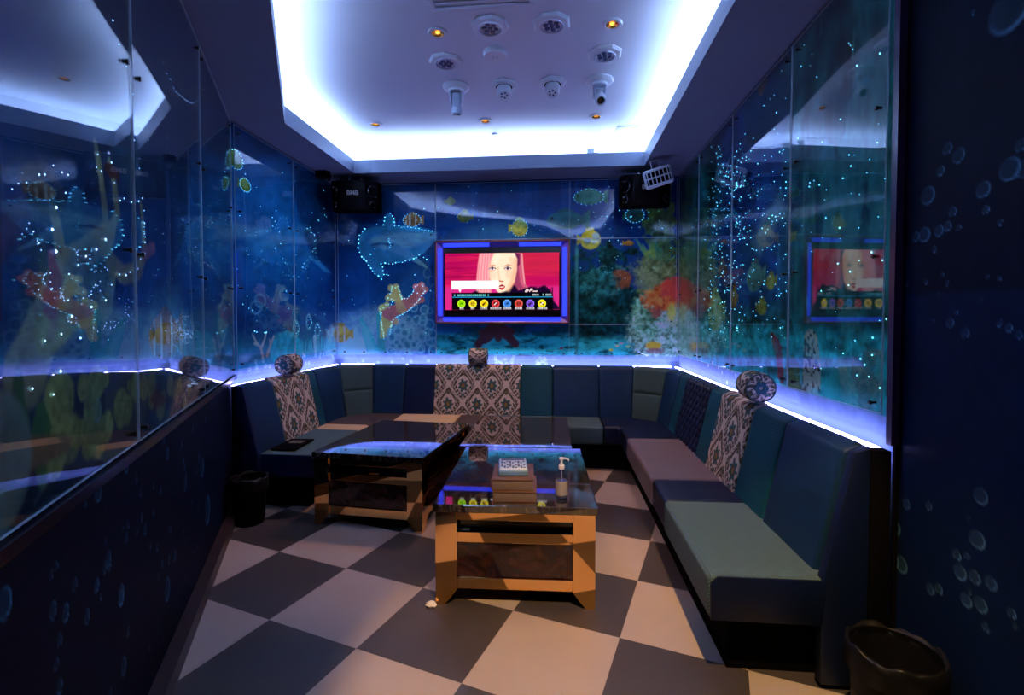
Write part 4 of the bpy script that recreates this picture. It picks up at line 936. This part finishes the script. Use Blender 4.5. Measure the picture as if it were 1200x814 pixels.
# ------------------------------------------------------------------ the screen
def tv():
    x0, x1, z0, z1, y = -1.265, .140, 1.352, 2.215, 5.06
    t = thing('wall_screen', 'wall mounted screen in a glowing blue frame showing a pink haired singer', 'television', ((x0+x1)/2, YB, (z0+z1)/2))
    ox, oz = -(x0+x1)/2, -(z0+z1)/2; Mv = Matrix.Translation((ox, -YB, oz))
    b = MB(); w = .014
    for a, c in (((x0, y, z0), (x1, YB-.035, z0+w)), ((x0, y, z1-w), (x1, YB-.035, z1)), ((x0, y, z0+w), (x0+w, YB-.035, z1-w)), ((x1-w, y, z0+w), (x1, YB-.035, z1-w))): b.box(a, c, .002, 1, Mv)
    b.obj('outer_frame', M['frame_brown'], t, smooth=False)
    xi0, xi1, zi0, zi1 = -1.180, .048, 1.425, 2.148
    # four angled reflectors: the glowing band between outer frame and screen; dark mitres at the corners
    def band(p, q, r, s, mat, nm, par=None):
        bm = bmesh.new(); vs = [bm.verts.new(Mv @ Vector(v)) for v in (p, q, r, s)]; f = bm.faces.new(vs)
        r_ = bmesh.ops.extrude_face_region(bm, geom=[f]); bmesh.ops.translate(bm, verts=[v for v in r_['geom'] if isinstance(v, bmesh.types.BMVert)], vec=(0, .004, 0))
        bmesh.ops.recalc_face_normals(bm, faces=bm.faces); me = bpy.data.meshes.new(nm); bm.to_mesh(me); bm.free(); return link(nm, me, mat, par or t)
    ya, yb = y+.012, y+.05; O = ((x0+w, z0+w), (x1-w, z0+w), (x1-w, z1-w), (x0+w, z1-w)); I = ((xi0, zi0), (xi1, zi0), (xi1, zi1), (xi0, zi1))
    for k in range(4):
        o0, o1, i0, i1 = O[k], O[(k+1) % 4], I[k], I[(k+1) % 4]
        rf = band((o0[0], ya, o0[1]), (o1[0], ya, o1[1]), (i1[0], yb, i1[1]), (i0[0], yb, i0[1]), M['led_back'], 'channel_reflector')
        # diffused led tube along the middle of each side
        m0 = ((o0[0]*.5+i0[0]*.5), (o0[1]*.5+i0[1]*.5)); m1 = ((o1[0]*.5+i1[0]*.5), (o1[1]*.5+i1[1]*.5)); L = math.hypot(m1[0]-m0[0], m1[1]-m0[1]); ux, uz = (m1[0]-m0[0])/L, (m1[1]-m0[1])/L
        segs = ((.035, L-.035),) if k != 2 else ((.035, L*.36), (L*.60, L-.035))
        for a, c in segs:
            h = .022; nx, nz = -uz, ux; P = [(m0[0]+ux*q+nx*s_, m0[1]+uz*q+nz*s_) for q, s_ in ((a, -h), (c, -h), (c, h), (a, h))]
            band(*[(p[0], y+.018, p[1]) for p in P], M['tv_blue'], 'light_strip', rf)
    MB().box((xi0, y+.03, zi0), (xi1, YB-.035, zi1), .002, 1, Mv).obj('screen_housing', M['tv_bezel'], t, smooth=False)
    # the picture
    X0, Y0, X1, Y1 = 130, 182, 1045, 622
    kx = (xi1-xi0-.02)/(1050-125); px = lambda x: xi0+.010+(x-125)*kx; pz = lambda yy: zi1-.012-(yy-145)*((zi1-zi0-.024)/(665-145))
    us = np.linspace(X0, X1, 420); vs = np.linspace(Y0, Y1, 250); A = Paint(us, vs); U, V_ = A.U, A.Z; c = lin
    A.fill(c(190, 12, 88)); A.blend(sm(.35, .75, vnoise(U/400, V_/26, 1.2, 5)), c(222, 30, 84)); A.blend(sm(.5, .8, vnoise(U/500, V_/40, 1.5, 6))*.7, c(140, 8, 62)); A.blend(sm(420, 460, V_), c(215, 40, 130)); A.blend(sm(700, 760, U)*sm(400, 300, V_)*.6, c(205, 40, 62)); A.blend(sm(440, 200, V_)*sm(450, 200, U)*.4, c(150, 0, 80))
    def P_(pts, cc, soft=4, al=1., rough=0): A.poly(pts, cc, soft, al, rough*6)
    P_([(410, 180), (530, 180), (500, 300), (500, 400), (505, 495), (380, 495), (386, 380), (398, 260)], c(245, 150, 160), 5)
    for k in range(9): A.stroke([(415+k*11, 185), (402+k*11, 330), (398+k*12, 490)], 1.5, c(255, 190, 190) if k % 2 else c(225, 120, 140), 3, .7)
    P_([(690, 180), (745, 180), (760, 300), (775, 420), (800, 450), (700, 480), (680, 400)], c(205, 90, 120), 5); P_([(690, 182), (735, 190), (735, 270), (712, 300), (695, 240)], c(110, 30, 80), 6); P_([(700, 300), (725, 290), (735, 400), (760, 450), (690, 470)], c(120, 30, 80), 8, .7)
    A.stroke([(750, 190), (758, 300), (772, 420)], 4, c(240, 170, 170), 4, .7)
    P_([(530, 180), (560, 180), (690, 182), (712, 230), (708, 320), (690, 400), (660, 450), (625, 492), (570, 494), (520, 440), (490, 370), (487, 300), (505, 230)], c(255, 226, 196), 7)
    P_([(690, 220), (712, 230), (706, 330), (672, 440), (640, 480), (668, 380), (685, 300)], c(235, 140, 95), 12, .6); P_([(488, 300), (505, 230), (500, 420), (490, 370)], c(245, 150, 110), 8, .5)
    for x in (513, 637): A.stroke([(x-26, 303), (x, 292), (x+28, 302)], [3, 5, 3], c(70, 25, 50), 3); P_([(x-24, 304), (x-8, 295), (x+10, 295), (x+24, 304), (x+8, 311), (x-10, 311)], c(235, 215, 225), 2); A.stroke([(x-1, 303), (x+1, 303)], 8, c(60, 45, 95), 2); A.stroke([(x-1, 303), (x+1, 303)], 3.5, c(10, 5, 20), 2); A.stroke([(x-22, 313), (x, 319), (x+22, 313)], 2, c(235, 160, 140), 4, .7)
    A.stroke([(492, 284), (515, 274), (538, 282)], [2, 4, 3], c(205, 120, 80), 4, .8); A.stroke([(610, 286), (640, 272), (672, 282)], [3, 4, 2], c(200, 110, 75), 4, .8)
    A.stroke([(560, 290), (563, 340), (572, 385)], 3, c(248, 190, 150), 8, .7); A.stroke([(568, 398), (598, 402)], 4, c(170, 60, 50), 4, .8)
    A.stroke([(568, 440), (590, 433), (612, 440)], [3, 7, 3], c(150, 10, 40), 3); A.stroke([(570, 452), (590, 460), (612, 446)], [3, 8, 3], c(205, 20, 50), 3); A.stroke([(580, 446), (604, 443)], 2.5, c(250, 220, 210), 2)
    P_([(300, 622), (330, 500), (380, 470), (420, 496), (560, 496), (640, 470), (690, 425), (720, 470), (780, 460), (820, 440), (880, 455), (930, 430), (980, 480), (1010, 560), (1045, 600), (1045, 622)], c(24, 6, 40), 6, 1, 4)
    random.seed(3)
    for k in range(40): x = random.uniform(690, 1000); yy = 455+abs(x-870)*.12; A.stroke([(x, yy+14), (x+random.uniform(-12, 12), yy-random.uniform(2, 22))], [3, 1], c(24, 6, 40), 2)
    A.stroke([(665, 230), (690, 300), (672, 400), (640, 460)], 10, c(250, 190, 150), 22, .55); A.stroke([(560, 200), (540, 240)], 10, c(255, 240, 220), 20, .5); A.ell(520, 350, 24, 30, c(255, 200, 180), .5, .5); A.ell(645, 350, 26, 32, c(250, 185, 150), .5, .5)
    P_([(182, 395), (566, 395), (566, 460), (262, 460), (252, 487), (238, 461), (182, 461)], c(255, 252, 255), 2)
    for x in range(300, 440, 20): pass
    A.stroke([(186, 557), (185, 557)], 1, (0, 0, 0), 1)
    P_([(184, 488), (996, 488), (1000, 622), (184, 622)], c(6, 4, 12), 2)
    A.blend(((abs(V_-523) < 2.2) & (U > 186) & (U < 996)).astype(float), c(40, 150, 200))
    def marks(xa, xb, yy, cc, hh=6, wd=9, gap=.3, sd=1):
        r = random.Random(sd); x = xa
        while x < xb:
            if r.random() > gap*.4:
                w_ = wd*r.uniform(.7, 1); P_([(x, yy-hh), (x+w_, yy-hh), (x+w_, yy-hh*.4), (x, yy-hh*.4)], cc, 1.2, .95)
                if r.random() > .3: P_([(x+r.choice((0, w_*.6)), yy-hh*.4), (x+w_*.35+r.choice((0, w_*.5)), yy-hh*.4), (x+w_*.5, yy+hh*.5), (x+w_*.2, yy+hh*.5)], cc, 1.2, .9)
                P_([(x, yy+hh*.4), (x+w_, yy+hh*.4), (x+w_, yy+hh), (x, yy+hh)], cc, 1.2, .9)
            x += wd*1.25
    marks(202, 480, 508, c(120, 235, 240), 7, 10, sd=2); marks(833, 880, 506, c(230, 240, 250), 6, 9, sd=3); marks(915, 985, 506, c(200, 230, 240), 7, 10, sd=4)
    ic = [(150, 215, 0), (240, 205, 30), (240, 200, 20), (190, 40, 45), (60, 130, 225), (200, 60, 50), (110, 70, 200), (240, 210, 10)]
    for k, q in enumerate(ic):
        x = 262+k*92.6; r = np.hypot(U-x, V_-574); A.blend(sm(33, 30, r), c(*[min(255, v+50) for v in q])); A.blend(sm(28, 25, r), c(*q)); dk = c(*[int(v*.35) for v in q])
        if k % 4 == 0: A.stroke([(x-10, 582), (x-2, 566), (x+4, 580), (x+12, 564)], 2.5, dk if k else c(60, 160, 0), 2)
        elif k % 4 == 1: A.blend(sm(16, 13, r)*sm(9, 11, r), dk); A.stroke([(x-14, 574), (x+14, 574)], 2, dk, 2)
        elif k % 4 == 2: A.stroke([(x-8, 582), (x+2, 572), (x+8, 564)], [7, 5, 2], dk, 3)
        else: A.stroke([(x-12, 566), (x+12, 582)], 4, dk, 2); A.stroke([(x-9, 582), (x+9, 566)], 2.5, (.9, .8, .8), 2)
        marks(x-[13, 16, 27, 42, 30, 26, 32, 34][k], x+[13, 16, 27, 42, 30, 26, 32, 34][k], 610, c(245, 245, 250), 7, 9, .1, 20+k)
    for P in ([(778, 482), (790, 462), (802, 470), (788, 484)], [(812, 480), (822, 460), (830, 474), (836, 462)], [(842, 480), (850, 478)], [(858, 480), (872, 478)]): A.stroke(P, 3, c(255, 225, 225), 2)
    
    V3 = np.stack([ (px(A.U))+ox, np.full(A.U.shape, y+.029-YB), pz(A.Z)+oz], -1)
    link('display_picture', grid_mesh(V3, A.C), M['screen'], t)
M['led_back'] = plain('blue channel lining', (.10, .06, .55), .35)
tv()
# ------------------------------------------------------------------ glass panes in front of the murals
def glass(label, o, ux, nrm, L, z0, z1, studs, bow=0., edges='tblr', upright=False):
    """o: ground point of one side; ux: direction along; nrm: into the room; studs: list of (s, z) in pane coordinates"""
    t = thing('glass_panel', label, 'glass panel', (o[0], o[1], 0), group=None)
    ux = Vector((*ux, 0)); n = Vector((*nrm, 0)); up = Vector((0, 0, 1)); g = .0025; s0, s1 = g, L-g
    NX, NZ = (26, 18) if bow else (1, 1); V = np.zeros((NZ+1, NX+1, 3)); W = np.zeros_like(V)
    for i in range(NZ+1):
        for j in range(NX+1):
            a, c = j/NX, i/NZ; bz = bow*(math.sin(PI*a)*(math.sin(PI*c) if not upright else 1)); p = ux*(s0+(s1-s0)*a)+up*(z0+(z1-z0)*c)
            V[i, j] = p+n*(.013+bz); W[i, j] = p+n*(.018+bz)
    bm = bmesh.new(); R = []
    for Q in (V, W): R.append([[bm.verts.new(tuple(q)) for q in row] for row in Q])
    for r in R:
        for i in range(NZ):
            for j in range(NX): bm.faces.new((r[i][j], r[i][j+1], r[i+1][j+1], r[i+1][j]))
    a, b = R
    for j in range(NX):
        for i in (0, NZ): bm.faces.new((a[i][j], a[i][j+1], b[i][j+1], b[i][j]))
    for i in range(NZ):
        for j in (0, NX): bm.faces.new((a[i][j], a[i+1][j], b[i+1][j], b[i][j]))
    bmesh.ops.recalc_face_normals(bm, faces=bm.faces); bm.normal_update()
    for f in bm.faces: f.smooth = abs(f.normal.dot(n)) > .9 and bow > 0
    for e in bm.edges:
        if len(e.link_faces) == 2 and e.calc_face_angle(0) > .5: e.smooth = False
    me = bpy.data.meshes.new('pane'); bm.to_mesh(me); bm.free(); link('pane', me, M['glass'], t)
    b = MB(); e = .0013
    def bar(sa, sb, za, zb):
        ps = [ux*sa+n*.0125, ux*sb+n*.0125, ux*sb+n*.0185, ux*sa+n*.0185]; b.prism([(p.x, p.y) for p in ps], za, zb)
    if 't' in edges: bar(s0, s1, z1-e*1.6, z1)
    if 'b' in edges: bar(s0, s1, z0, z0+e*1.6)
    if 'l' in edges: bar(s0, s0+e, z0, z1)
    if 'r' in edges: bar(s1-e, s1, z0, z1)
    if edges: b.obj('edge_glint', M['edge'], t, smooth=False)  # thin pale bars imitate the light that pane edges catch
    for s, z in studs:
        rot = n.to_track_quat('Z', 'Y').to_matrix().to_4x4()
        MB().lathe([(0, .001), (.005, .001), (.005, .019), (.0085, .0195), (.009, .025), (.007, .027), (0, .027)], 16, Matrix.Translation(ux*s+up*z) @ rot).obj('standoff_stud', M['stud'], t)
    return t
def st(L, z0, z1, ns, nz, ins=.05):
    return [(ins+(L-2*ins)*(i/(ns-1) if ns > 1 else .5), z0+ins*.6+(z1-z0-1.4*ins)*j/(nz-1)) for i in range(ns) for j in range(nz)]
zg = 1.018
B_ = lambda a: (a, YB)
def bglass(label, x0, x1, z0, z1, studs, bow=0, edges='tblr'): return glass(label, (x0, YB), (1, 0), (0, -1), x1-x0, z0, z1, studs, bow, edges)
bot = lambda L, xs, x0, z=.030: [(x-x0, zg+z) for x in xs]
bglass('glass panel over the whale mural, left end of the back wall', XL+.03, -1.283, zg, 2.84, [(x-XL-.03, zg+.022) for x in (-2.30, -2.08, -1.84, -1.60, -1.34)]+[(.06, 1.6), (.06, 2.2), (1.04, 1.6), (1.04, 2.3)], .006)
bglass('glass panel on the back wall directly above the screen', -1.283, .14, 2.24, 2.84, st(1.42, 2.24, 2.84, 3, 2), .012)
bglass('glass panel on the back wall low down below the screen', -1.283, .14, zg, 1.345, [(x+1.283, zg+.022) for x in (-1.22, -.93, -.62, -.55, -.24, .08)], 0, 'blr')
bglass('glass panel on the back wall right of the screen, topmost', .14, XR-.03, 2.24, 2.84, [(.05, 2.27), (.95, 2.27), (.05, 2.80)], .006)
bglass('glass panel on the back wall level with the screen, beside its right edge', .14, XR-.03, 1.345, 2.235, st(1.09, 1.345, 2.235, 2, 2), .004)
bglass('glass panel on the back wall over orange fish and pale coral, lowest at right', .14, XR-.03, zg, 1.34, [(x-.14, zg+.022) for x in (.20, .27, .58, .86)], 0)
def lglass(label, y0, y1, studs, bow=0): return glass(label, (XL, y0), (0, 1), (1, 0), y1-y0, zg, 2.845, studs, bow)
lglass('glass panel on the far left wall, nearer the room corner post', CL[1]+.03, 4.295, st(.82, zg, 2.84, 2, 4, .06), .004)
lglass('glass panel on the far left wall, next to the back wall', 4.295, YB-.035, st(.85, zg, 2.84, 2, 4, .06), .003)
def nglass(label, s0, s1, studs, bow=0): return glass(label, along(s0), DN, NN, s1-s0, .995, 2.845, studs, bow)
nglass('glass panel on the near left wall, farthest from the camera beside the corner', .03, 1.12, st(1.09, .995, 2.84, 2, 4, .06), .004)
nglass('glass panel on the near left wall over the big branching coral', 1.12, 2.20, st(1.08, .995, 2.84, 2, 4, .06), .005)
nglass('glass panel on the near left wall, nearest the camera at the photo edge', 2.20, 3.5, st(1.3, .995, 2.84, 2, 4, .06), .004)
def rglass(label, y0, y1, studs, bow=0, upright=False): return glass(label, (XR, y0), (0, 1), (-1, 0), y1-y0, 1.035, 2.845, studs, bow, 'tblr', upright)
rglass('glass panel on the right wall nearest the camera, mirroring the screen', 1.985, 2.755, st(.77, 1.035, 2.84, 2, 4, .06), .0060, True)
rglass('glass panel on the right wall, second from the camera', 2.755, 3.63, st(.875, 1.035, 2.84, 2, 4, .06), .002)
rglass('glass panel on the right wall, third from the camera', 3.63, 4.45, st(.82, 1.035, 2.84, 2, 4, .06), .002)
rglass('glass panel on the right wall, farthest beside the back corner', 4.45, YB-.035, st(.69, 1.035, 2.84, 2, 4, .06), .002)

# ------------------------------------------------------------------ lamps and devices on the upper ceiling
def downlight(label, x, y, lit):
    t = thing('downlight', label, 'ceiling light', (x, y, ZT), (PI, 0, 0), 'small amber downlights in the ceiling recess')
    MB().lathe([(.036, .001), (.060, 0), (.061, .004), (.056, .010), (.042, .011), (.036, .007), (.036, .001)], 32, None, False).obj('trim_ring', M['white_plastic'], t)
    MB().lathe([(.013, .0008), (.026, .003), (.037, .0075)], 32, None, False).obj('reflector', M['gold_reflector'], t)
    MB().lathe([(0, .0008), (.026 if not lit else .014, .0008), (.012, .004), (0, .005)], 20).obj('bulb', M['amber'] if lit else M['amber_dim'], t)
    return t
DL = [(-.716, 2.955, 1, 'amber downlight left of the two octagonal lamps, front pair'), (.324, 2.96, 1, 'amber downlight right of the octagonal lamps, front pair'), (-1.60, 4.27, 0, 'amber downlight in the back row, leftmost'),
      (-.618, 4.28, 0, 'amber downlight in the back row, middle one'), (.338, 4.272, 0, 'amber downlight in the back row, rightmost')]
for x, y, l, lab in DL: downlight(lab, x, y, l)
def octa(label, x, y, rz):
    t = thing('octagonal_lamp', label, 'ceiling light', (x, y, ZT), (PI, 0, rz), 'octagonal seven lens lamps on the ceiling')
    MB().lathe([(0, 0), (.114, 0), (.116, .006), (.104, .018), (.066, .022), (.062, .018), (0, .018)], 8).obj('housing', M['white_plastic'], t, smooth=False)
    rg = MB().lathe([(.058, .018), (.064, .026), (.070, .026), (.072, .020)], 32, None, False).obj('lens_ring', M['silver_plastic'], t)
    for k in range(7):
        a = k*PI/3; r = 0 if k == 6 else .036
        MB().lathe([(0, .018), (.0155, .018), (.0155, .022), (.012, .025), (0, .026)], 16, Matrix.Translation((r*math.cos(a), r*math.sin(a), 0))).obj('lens', M['lens'], rg)
octa('octagonal lamp at the front of the ceiling group, left of its neighbour', -.391, 2.915, .2); octa('octagonal lamp at the front of the ceiling group, right of its neighbour', -.029, 2.92, .3)
octa('octagonal lamp at the left edge of the ceiling device group', -.739, 3.28, .1); octa('octagonal lamp at the right edge of the ceiling device group', .312, 3.28, .35)
t = thing('blank_cover', 'round plain white cover plate on the ceiling between the lamps', 'cover plate', (-.396, 3.205, ZT), (PI, 0, 0))
MB().lathe([(0, 0), (.078, 0), (.078, .022), (.072, .030), (0, .031)], 40).obj('plate', M['white_plastic'], t)
for dx in (-.02, .005): MB().box((dx, -.018, .0305), (dx+.012, .012, .033), .001).obj('switch_tab', M['silver_plastic'], t)
def roller(label, x, y, rz, tilt, big):
    t = thing('effect_spotlight', label, 'spotlight', (x, y, ZT), (PI, 0, rz))
    if big:
        MB().lathe([(0, 0), (.098, 0), (.100, .010), (.088, .022), (.060, .030), (.055, .046), (0, .048)], 40).obj('base', M['white_plastic'], t)
        MB().box((-.044, -.030, .045), (-.034, .030, .13), .004).box((.034, -.030, .045), (.044, .030, .13), .004).obj('yoke', M['silver_plastic'], t)
        Mx = Matrix.Translation((0, 0, .115)) @ Matrix.Rotation(tilt, 4, 'X')
        hd = MB().lathe([(0, -.060), (.028, -.060), (.034, -.048), (.034, .040), (.040, .046), (.040, .085), (.034, .090), (.028, .082), (0, .082)], 32, Mx).obj('lamp_head', M['silver_plastic'] if tilt > 0 else M['white_plastic'], t)
        MB().lathe([(0, .082), (.026, .082), (.024, .088), (0, .092)], 24, Mx).obj('lens', M['black_gloss'], hd)
    else:
        t.scale = (1.22, 1.22, 1.22)
        MB().lathe([(0, 0), (.082, 0), (.084, .006), (.074, .016), (.054, .020), (.052, .012), (0, .012)], 8).obj('base', M['white_plastic'], t, smooth=False)
        MB().lathe([(.050, .012), (.050, .018), (0, .018)], 24).obj('socket', M['black'], t)
        Mx = Matrix.Translation((0, 0, .03)) @ Matrix.Rotation(tilt, 4, 'X')
        hd = MB().lathe([(0, -.03), (.034, -.028), (.044, .0), (.042, .042), (.036, .056), (.032, .052), (0, .050)], 28, Mx).obj('lamp_head', M['white_plastic'], t)
        for k in range(5): MB().lathe([(0, .050), (.009, .050), (0, .055)], 10, Mx @ Matrix.Translation((.018*math.cos(k*1.257), .018*math.sin(k*1.257), 0))).obj('lens', M['lens'], hd)
roller('big hanging spotlight at the left end of the ceiling spotlight row, facing away', -.743, 3.64, 0, .12, True)
roller('small tilted spotlight in the ceiling row, left of its twin', -.386, 3.644, .15, -.45, False); roller('small tilted spotlight in the ceiling row, right of its twin', -.028, 3.636, -.1, -.45, False)
roller('big hanging spotlight at the right end of the ceiling spotlight row, lens to the camera', .310, 3.64, .1, -.80, True)
t = thing('ceiling_vent', 'white rectangular louvred vent at the top edge of the photo', 'vent', (-.407, 2.53, ZT), (PI, 0, 0))
MB().box((-.29, -.215, 0), (.29, -.185, .012), .002).box((-.29, .185, 0), (.29, .215, .012), .002).box((-.29, -.185, 0), (-.26, .185, .012), .002).box((.26, -.185, 0), (.29, .185, .012), .002).obj('frame', M['white_plastic'], t)
for k in range(9): MB().box((-.26, -.165+k*.04, .001), (.26, -.145+k*.04, .008), .001).obj('slat', M['white_plastic'], t)
t = thing('access_panel', 'white square access panel on the ceiling in the bright back right corner', 'access panel', (.69, 4.63, ZT), (PI, 0, 0))
MB().box((-.13, -.10, 0), (.13, .10, .006), .002).obj('panel', M['white_paint'], t); MB().box((-.15, -.12, 0), (.15, -.10, .010), .002).box((-.15, .10, 0), (.15, .12, .010), .002).box((-.15, -.10, 0), (-.13, .10, .010), .002).box((.13, -.10, 0), (.15, .10, .010), .002).obj('frame', M['white_plastic'], t)
o = MB().lathe([(0, 0), (.030, 0), (.030, .010), (.022, .016), (0, .017)], 24).obj('ceiling_sensor', M['white_plastic'], None, (-.575, 4.60, ZT), (PI, 0, 0)); tag(o, 'tiny round white sensor on the ceiling near the glowing back edge', 'sensor')
# small boxes and cables lying on the lip of the recess
t = thing('led_driver', 'small white power box resting on the back lip of the ceiling recess', 'power supply', (.33, 4.85, ZC+.05))
MB().box((-.035, -.03, 0), (.035, .03, .135), .006).obj('case', M['white_plastic'], t); MB().tube([(.03, 0, .10), (.12, .01, .115), (.24, .0, .105), (.40, .01, .135), (.47, -.01, .115)], .008, 8).obj('cable', M['silver_plastic'], t)
# ------------------------------------------------------------------ loudspeakers
def speaker(label, loc, rz, tilt, mirror):
    t = thing('loudspeaker', label, 'loudspeaker', loc, (tilt, 0, rz), 'black wall loudspeakers in the upper corners')
    w, h, d = (.24, .155, .11)
    P = [(-w, d), (-w*.98, -d*.4), (-w*.55, -d), (w*.55, -d), (w*.98, -d*.4), (w, d)]
    MB().prism(P, -h, h, None, .008).obj('cabinet', M['black'], t)
    MB().box((-w*.50, -d-.010, -h*.90), (w*.50, -d-.001, h*.90), .005).obj('grille', plain('black speaker mesh', (.004, .004, .005), .8, nscale=300, spec=.08), t)
    for s in (-1, 1):
        Mx = Matrix.Translation((s*w*.775, -d*.72, 0)) @ Matrix.Rotation(s*.95-(0), 4, 'Z') @ Matrix.Rotation(PI/2, 4, 'X')
        for zz, r in ((.045, .062), (-.082, .036)):
            M2 = Matrix.Translation((0, 0, zz)) @ Mx
            cn = MB().lathe([(r, 0), (r, .008), (r*.88, .009), (r*.80, .003), (r*.30, -.012), (0, -.006)], 28, M2, False).obj('speaker_cone', M['black_gloss'], t)
            for k in range(2): MB().lathe([(0, .008), (.005, .008), (.004, .012), (0, .013)], 10, M2 @ Matrix.Translation((r*.94*math.cos(2.2+k*PI), r*.94*math.sin(2.2+k*PI), 0))).obj('screw', M['chrome'], cn)
    link('logo', text_mesh('BMB', .062, .0012), M['vertex_text'], t, (.0 if not mirror else .02, -d-.0115, .03), (PI/2, 0, 0))
    b = MB().box((-.05, d-.02, h-.004), (.05, d+.05, h+.008), .003); b.obj('bracket', M['black_metal'], t)
    for k in (-1, 1): MB().tube([(k*.06, 0, h-.01), (k*.06, .005, h+.045)], .011, 10).obj('hanger_bolt', M['chrome'], t)
    MB().tube([(-w*.75, .03, h), (-w*.75, .03, h+.06)], .005, 8).obj('cable', M['silver_plastic'], t)
speaker('black loudspeaker in the upper back left corner above the whale', (-2.06, 4.93, 2.655), .12, .12, False)
speaker('black loudspeaker in the upper back right corner behind the white caged lamp', (.862, 4.93, 2.645), -.05, .10, True)
o = MB().box((-2.362, 4.66, 2.80), (-2.25, 4.78, 2.858), .004).tube([(-2.235, 4.70, 2.858), (-2.235, 4.70, 2.76)], .008, 8).obj('mounting_bracket', M['black_metal']); tag(o, 'black ceiling bracket beside the left loudspeaker', 'bracket')
# caged flood lamp
t = thing('caged_lamp', 'white caged flood lamp hanging from the soffit by the right loudspeaker', 'lamp', (.925, 4.60, 2.69), (.05, -.24, -.25))
b = MB(); w, h, d = .125, .078, .045
b.box((-w, -.0, -h), (w, d, h), .02, 3).obj('housing', M['white_plastic'], t)
b = MB(); b.tube([(-w+.01, -.022, -h+.02), (-w+.02, -.022, -h+.008), (w-.02, -.022, -h+.008), (w-.008, -.022, -h+.02), (w-.008, -.022, h-.02), (w-.02, -.022, h-.008), (-w+.02, -.022, h-.008), (-w+.01, -.022, h-.02)], .013, 10, True).obj('rim', M['white_plastic'], t)
b = MB()
for k in range(6): x = -w+.035+k*(2*w-.07)/5; b.box((x-.0045, -.032, -h+.01), (x+.0045, -.022, h-.01), .001)
b.box((-w+.01, -.032, -.0055), (w-.01, -.022, .0055), .001).obj('grille', M['white_plastic'], t)
MB().box((-w+.02, -.018, -h+.015), (w-.02, -.001, h-.015), .003).obj('reflector', M['black'], t)
MB().tube([(-.035, .02, h-.01), (-.035, .02, h+.085), (.035, .02, h+.085), (.035, .02, h-.01)], .007, 8).obj('hanger', M['white_plastic'], t)

# ------------------------------------------------------------------ lamps that light the room
def spot(x, y, z, energy, ang, color=(1, .50, .17), blend=.25, tgt=None):
    l = bpy.data.lights.new('s', 'SPOT'); l.energy = energy; l.color = color; l.spot_size = math.radians(ang); l.spot_blend = blend; l.shadow_soft_size = .02
    o = bpy.data.objects.new('downlight_beam', l); col.objects.link(o); o.location = (x, y, z)
    if tgt: o.rotation_euler = (Vector(tgt)-Vector((x, y, z))).to_track_quat('-Z', 'Y').to_euler()
    return o
for (x, y, l, lab), e in zip(DL, (7, 34, 3, 95, 40)): spot(x, y, ZT-.012, e, 92, tgt=(x, y+(.45 if y > 4 else 0), 0))
spot(.324, .62, ZT-.02, 430, 44, color=(1, .60, .20), tgt=(.38, 1.80, 0), blend=.35)
w = bpy.data.worlds.new('w'); bpy.context.scene.world = w; w.use_nodes = True; w.node_tree.nodes['Background'].inputs[0].default_value = (.002, .003, .008, 1)
cam = bpy.data.cameras.new('camera'); cam.sensor_width = 36; cam.sensor_fit = 'HORIZONTAL'; cam.lens = 36*F/1200; cam.shift_y = -(407-CYP)/1200; cam.clip_start = .05
co = bpy.data.objects.new('camera', cam); col.objects.link(co); co.location = (0, 0, H); co.rotation_euler = (PI/2-PITCH, 0, -PHI)
sc = bpy.context.scene; sc.camera = co
sc.view_settings.view_transform = 'Standard'; sc.view_settings.look = 'None'; sc.view_settings.gamma = 1; sc.view_settings.exposure = 0; sc.view_settings.use_curve_mapping = False
sc.cycles.max_bounces = 8; sc.cycles.transparent_max_bounces = 16
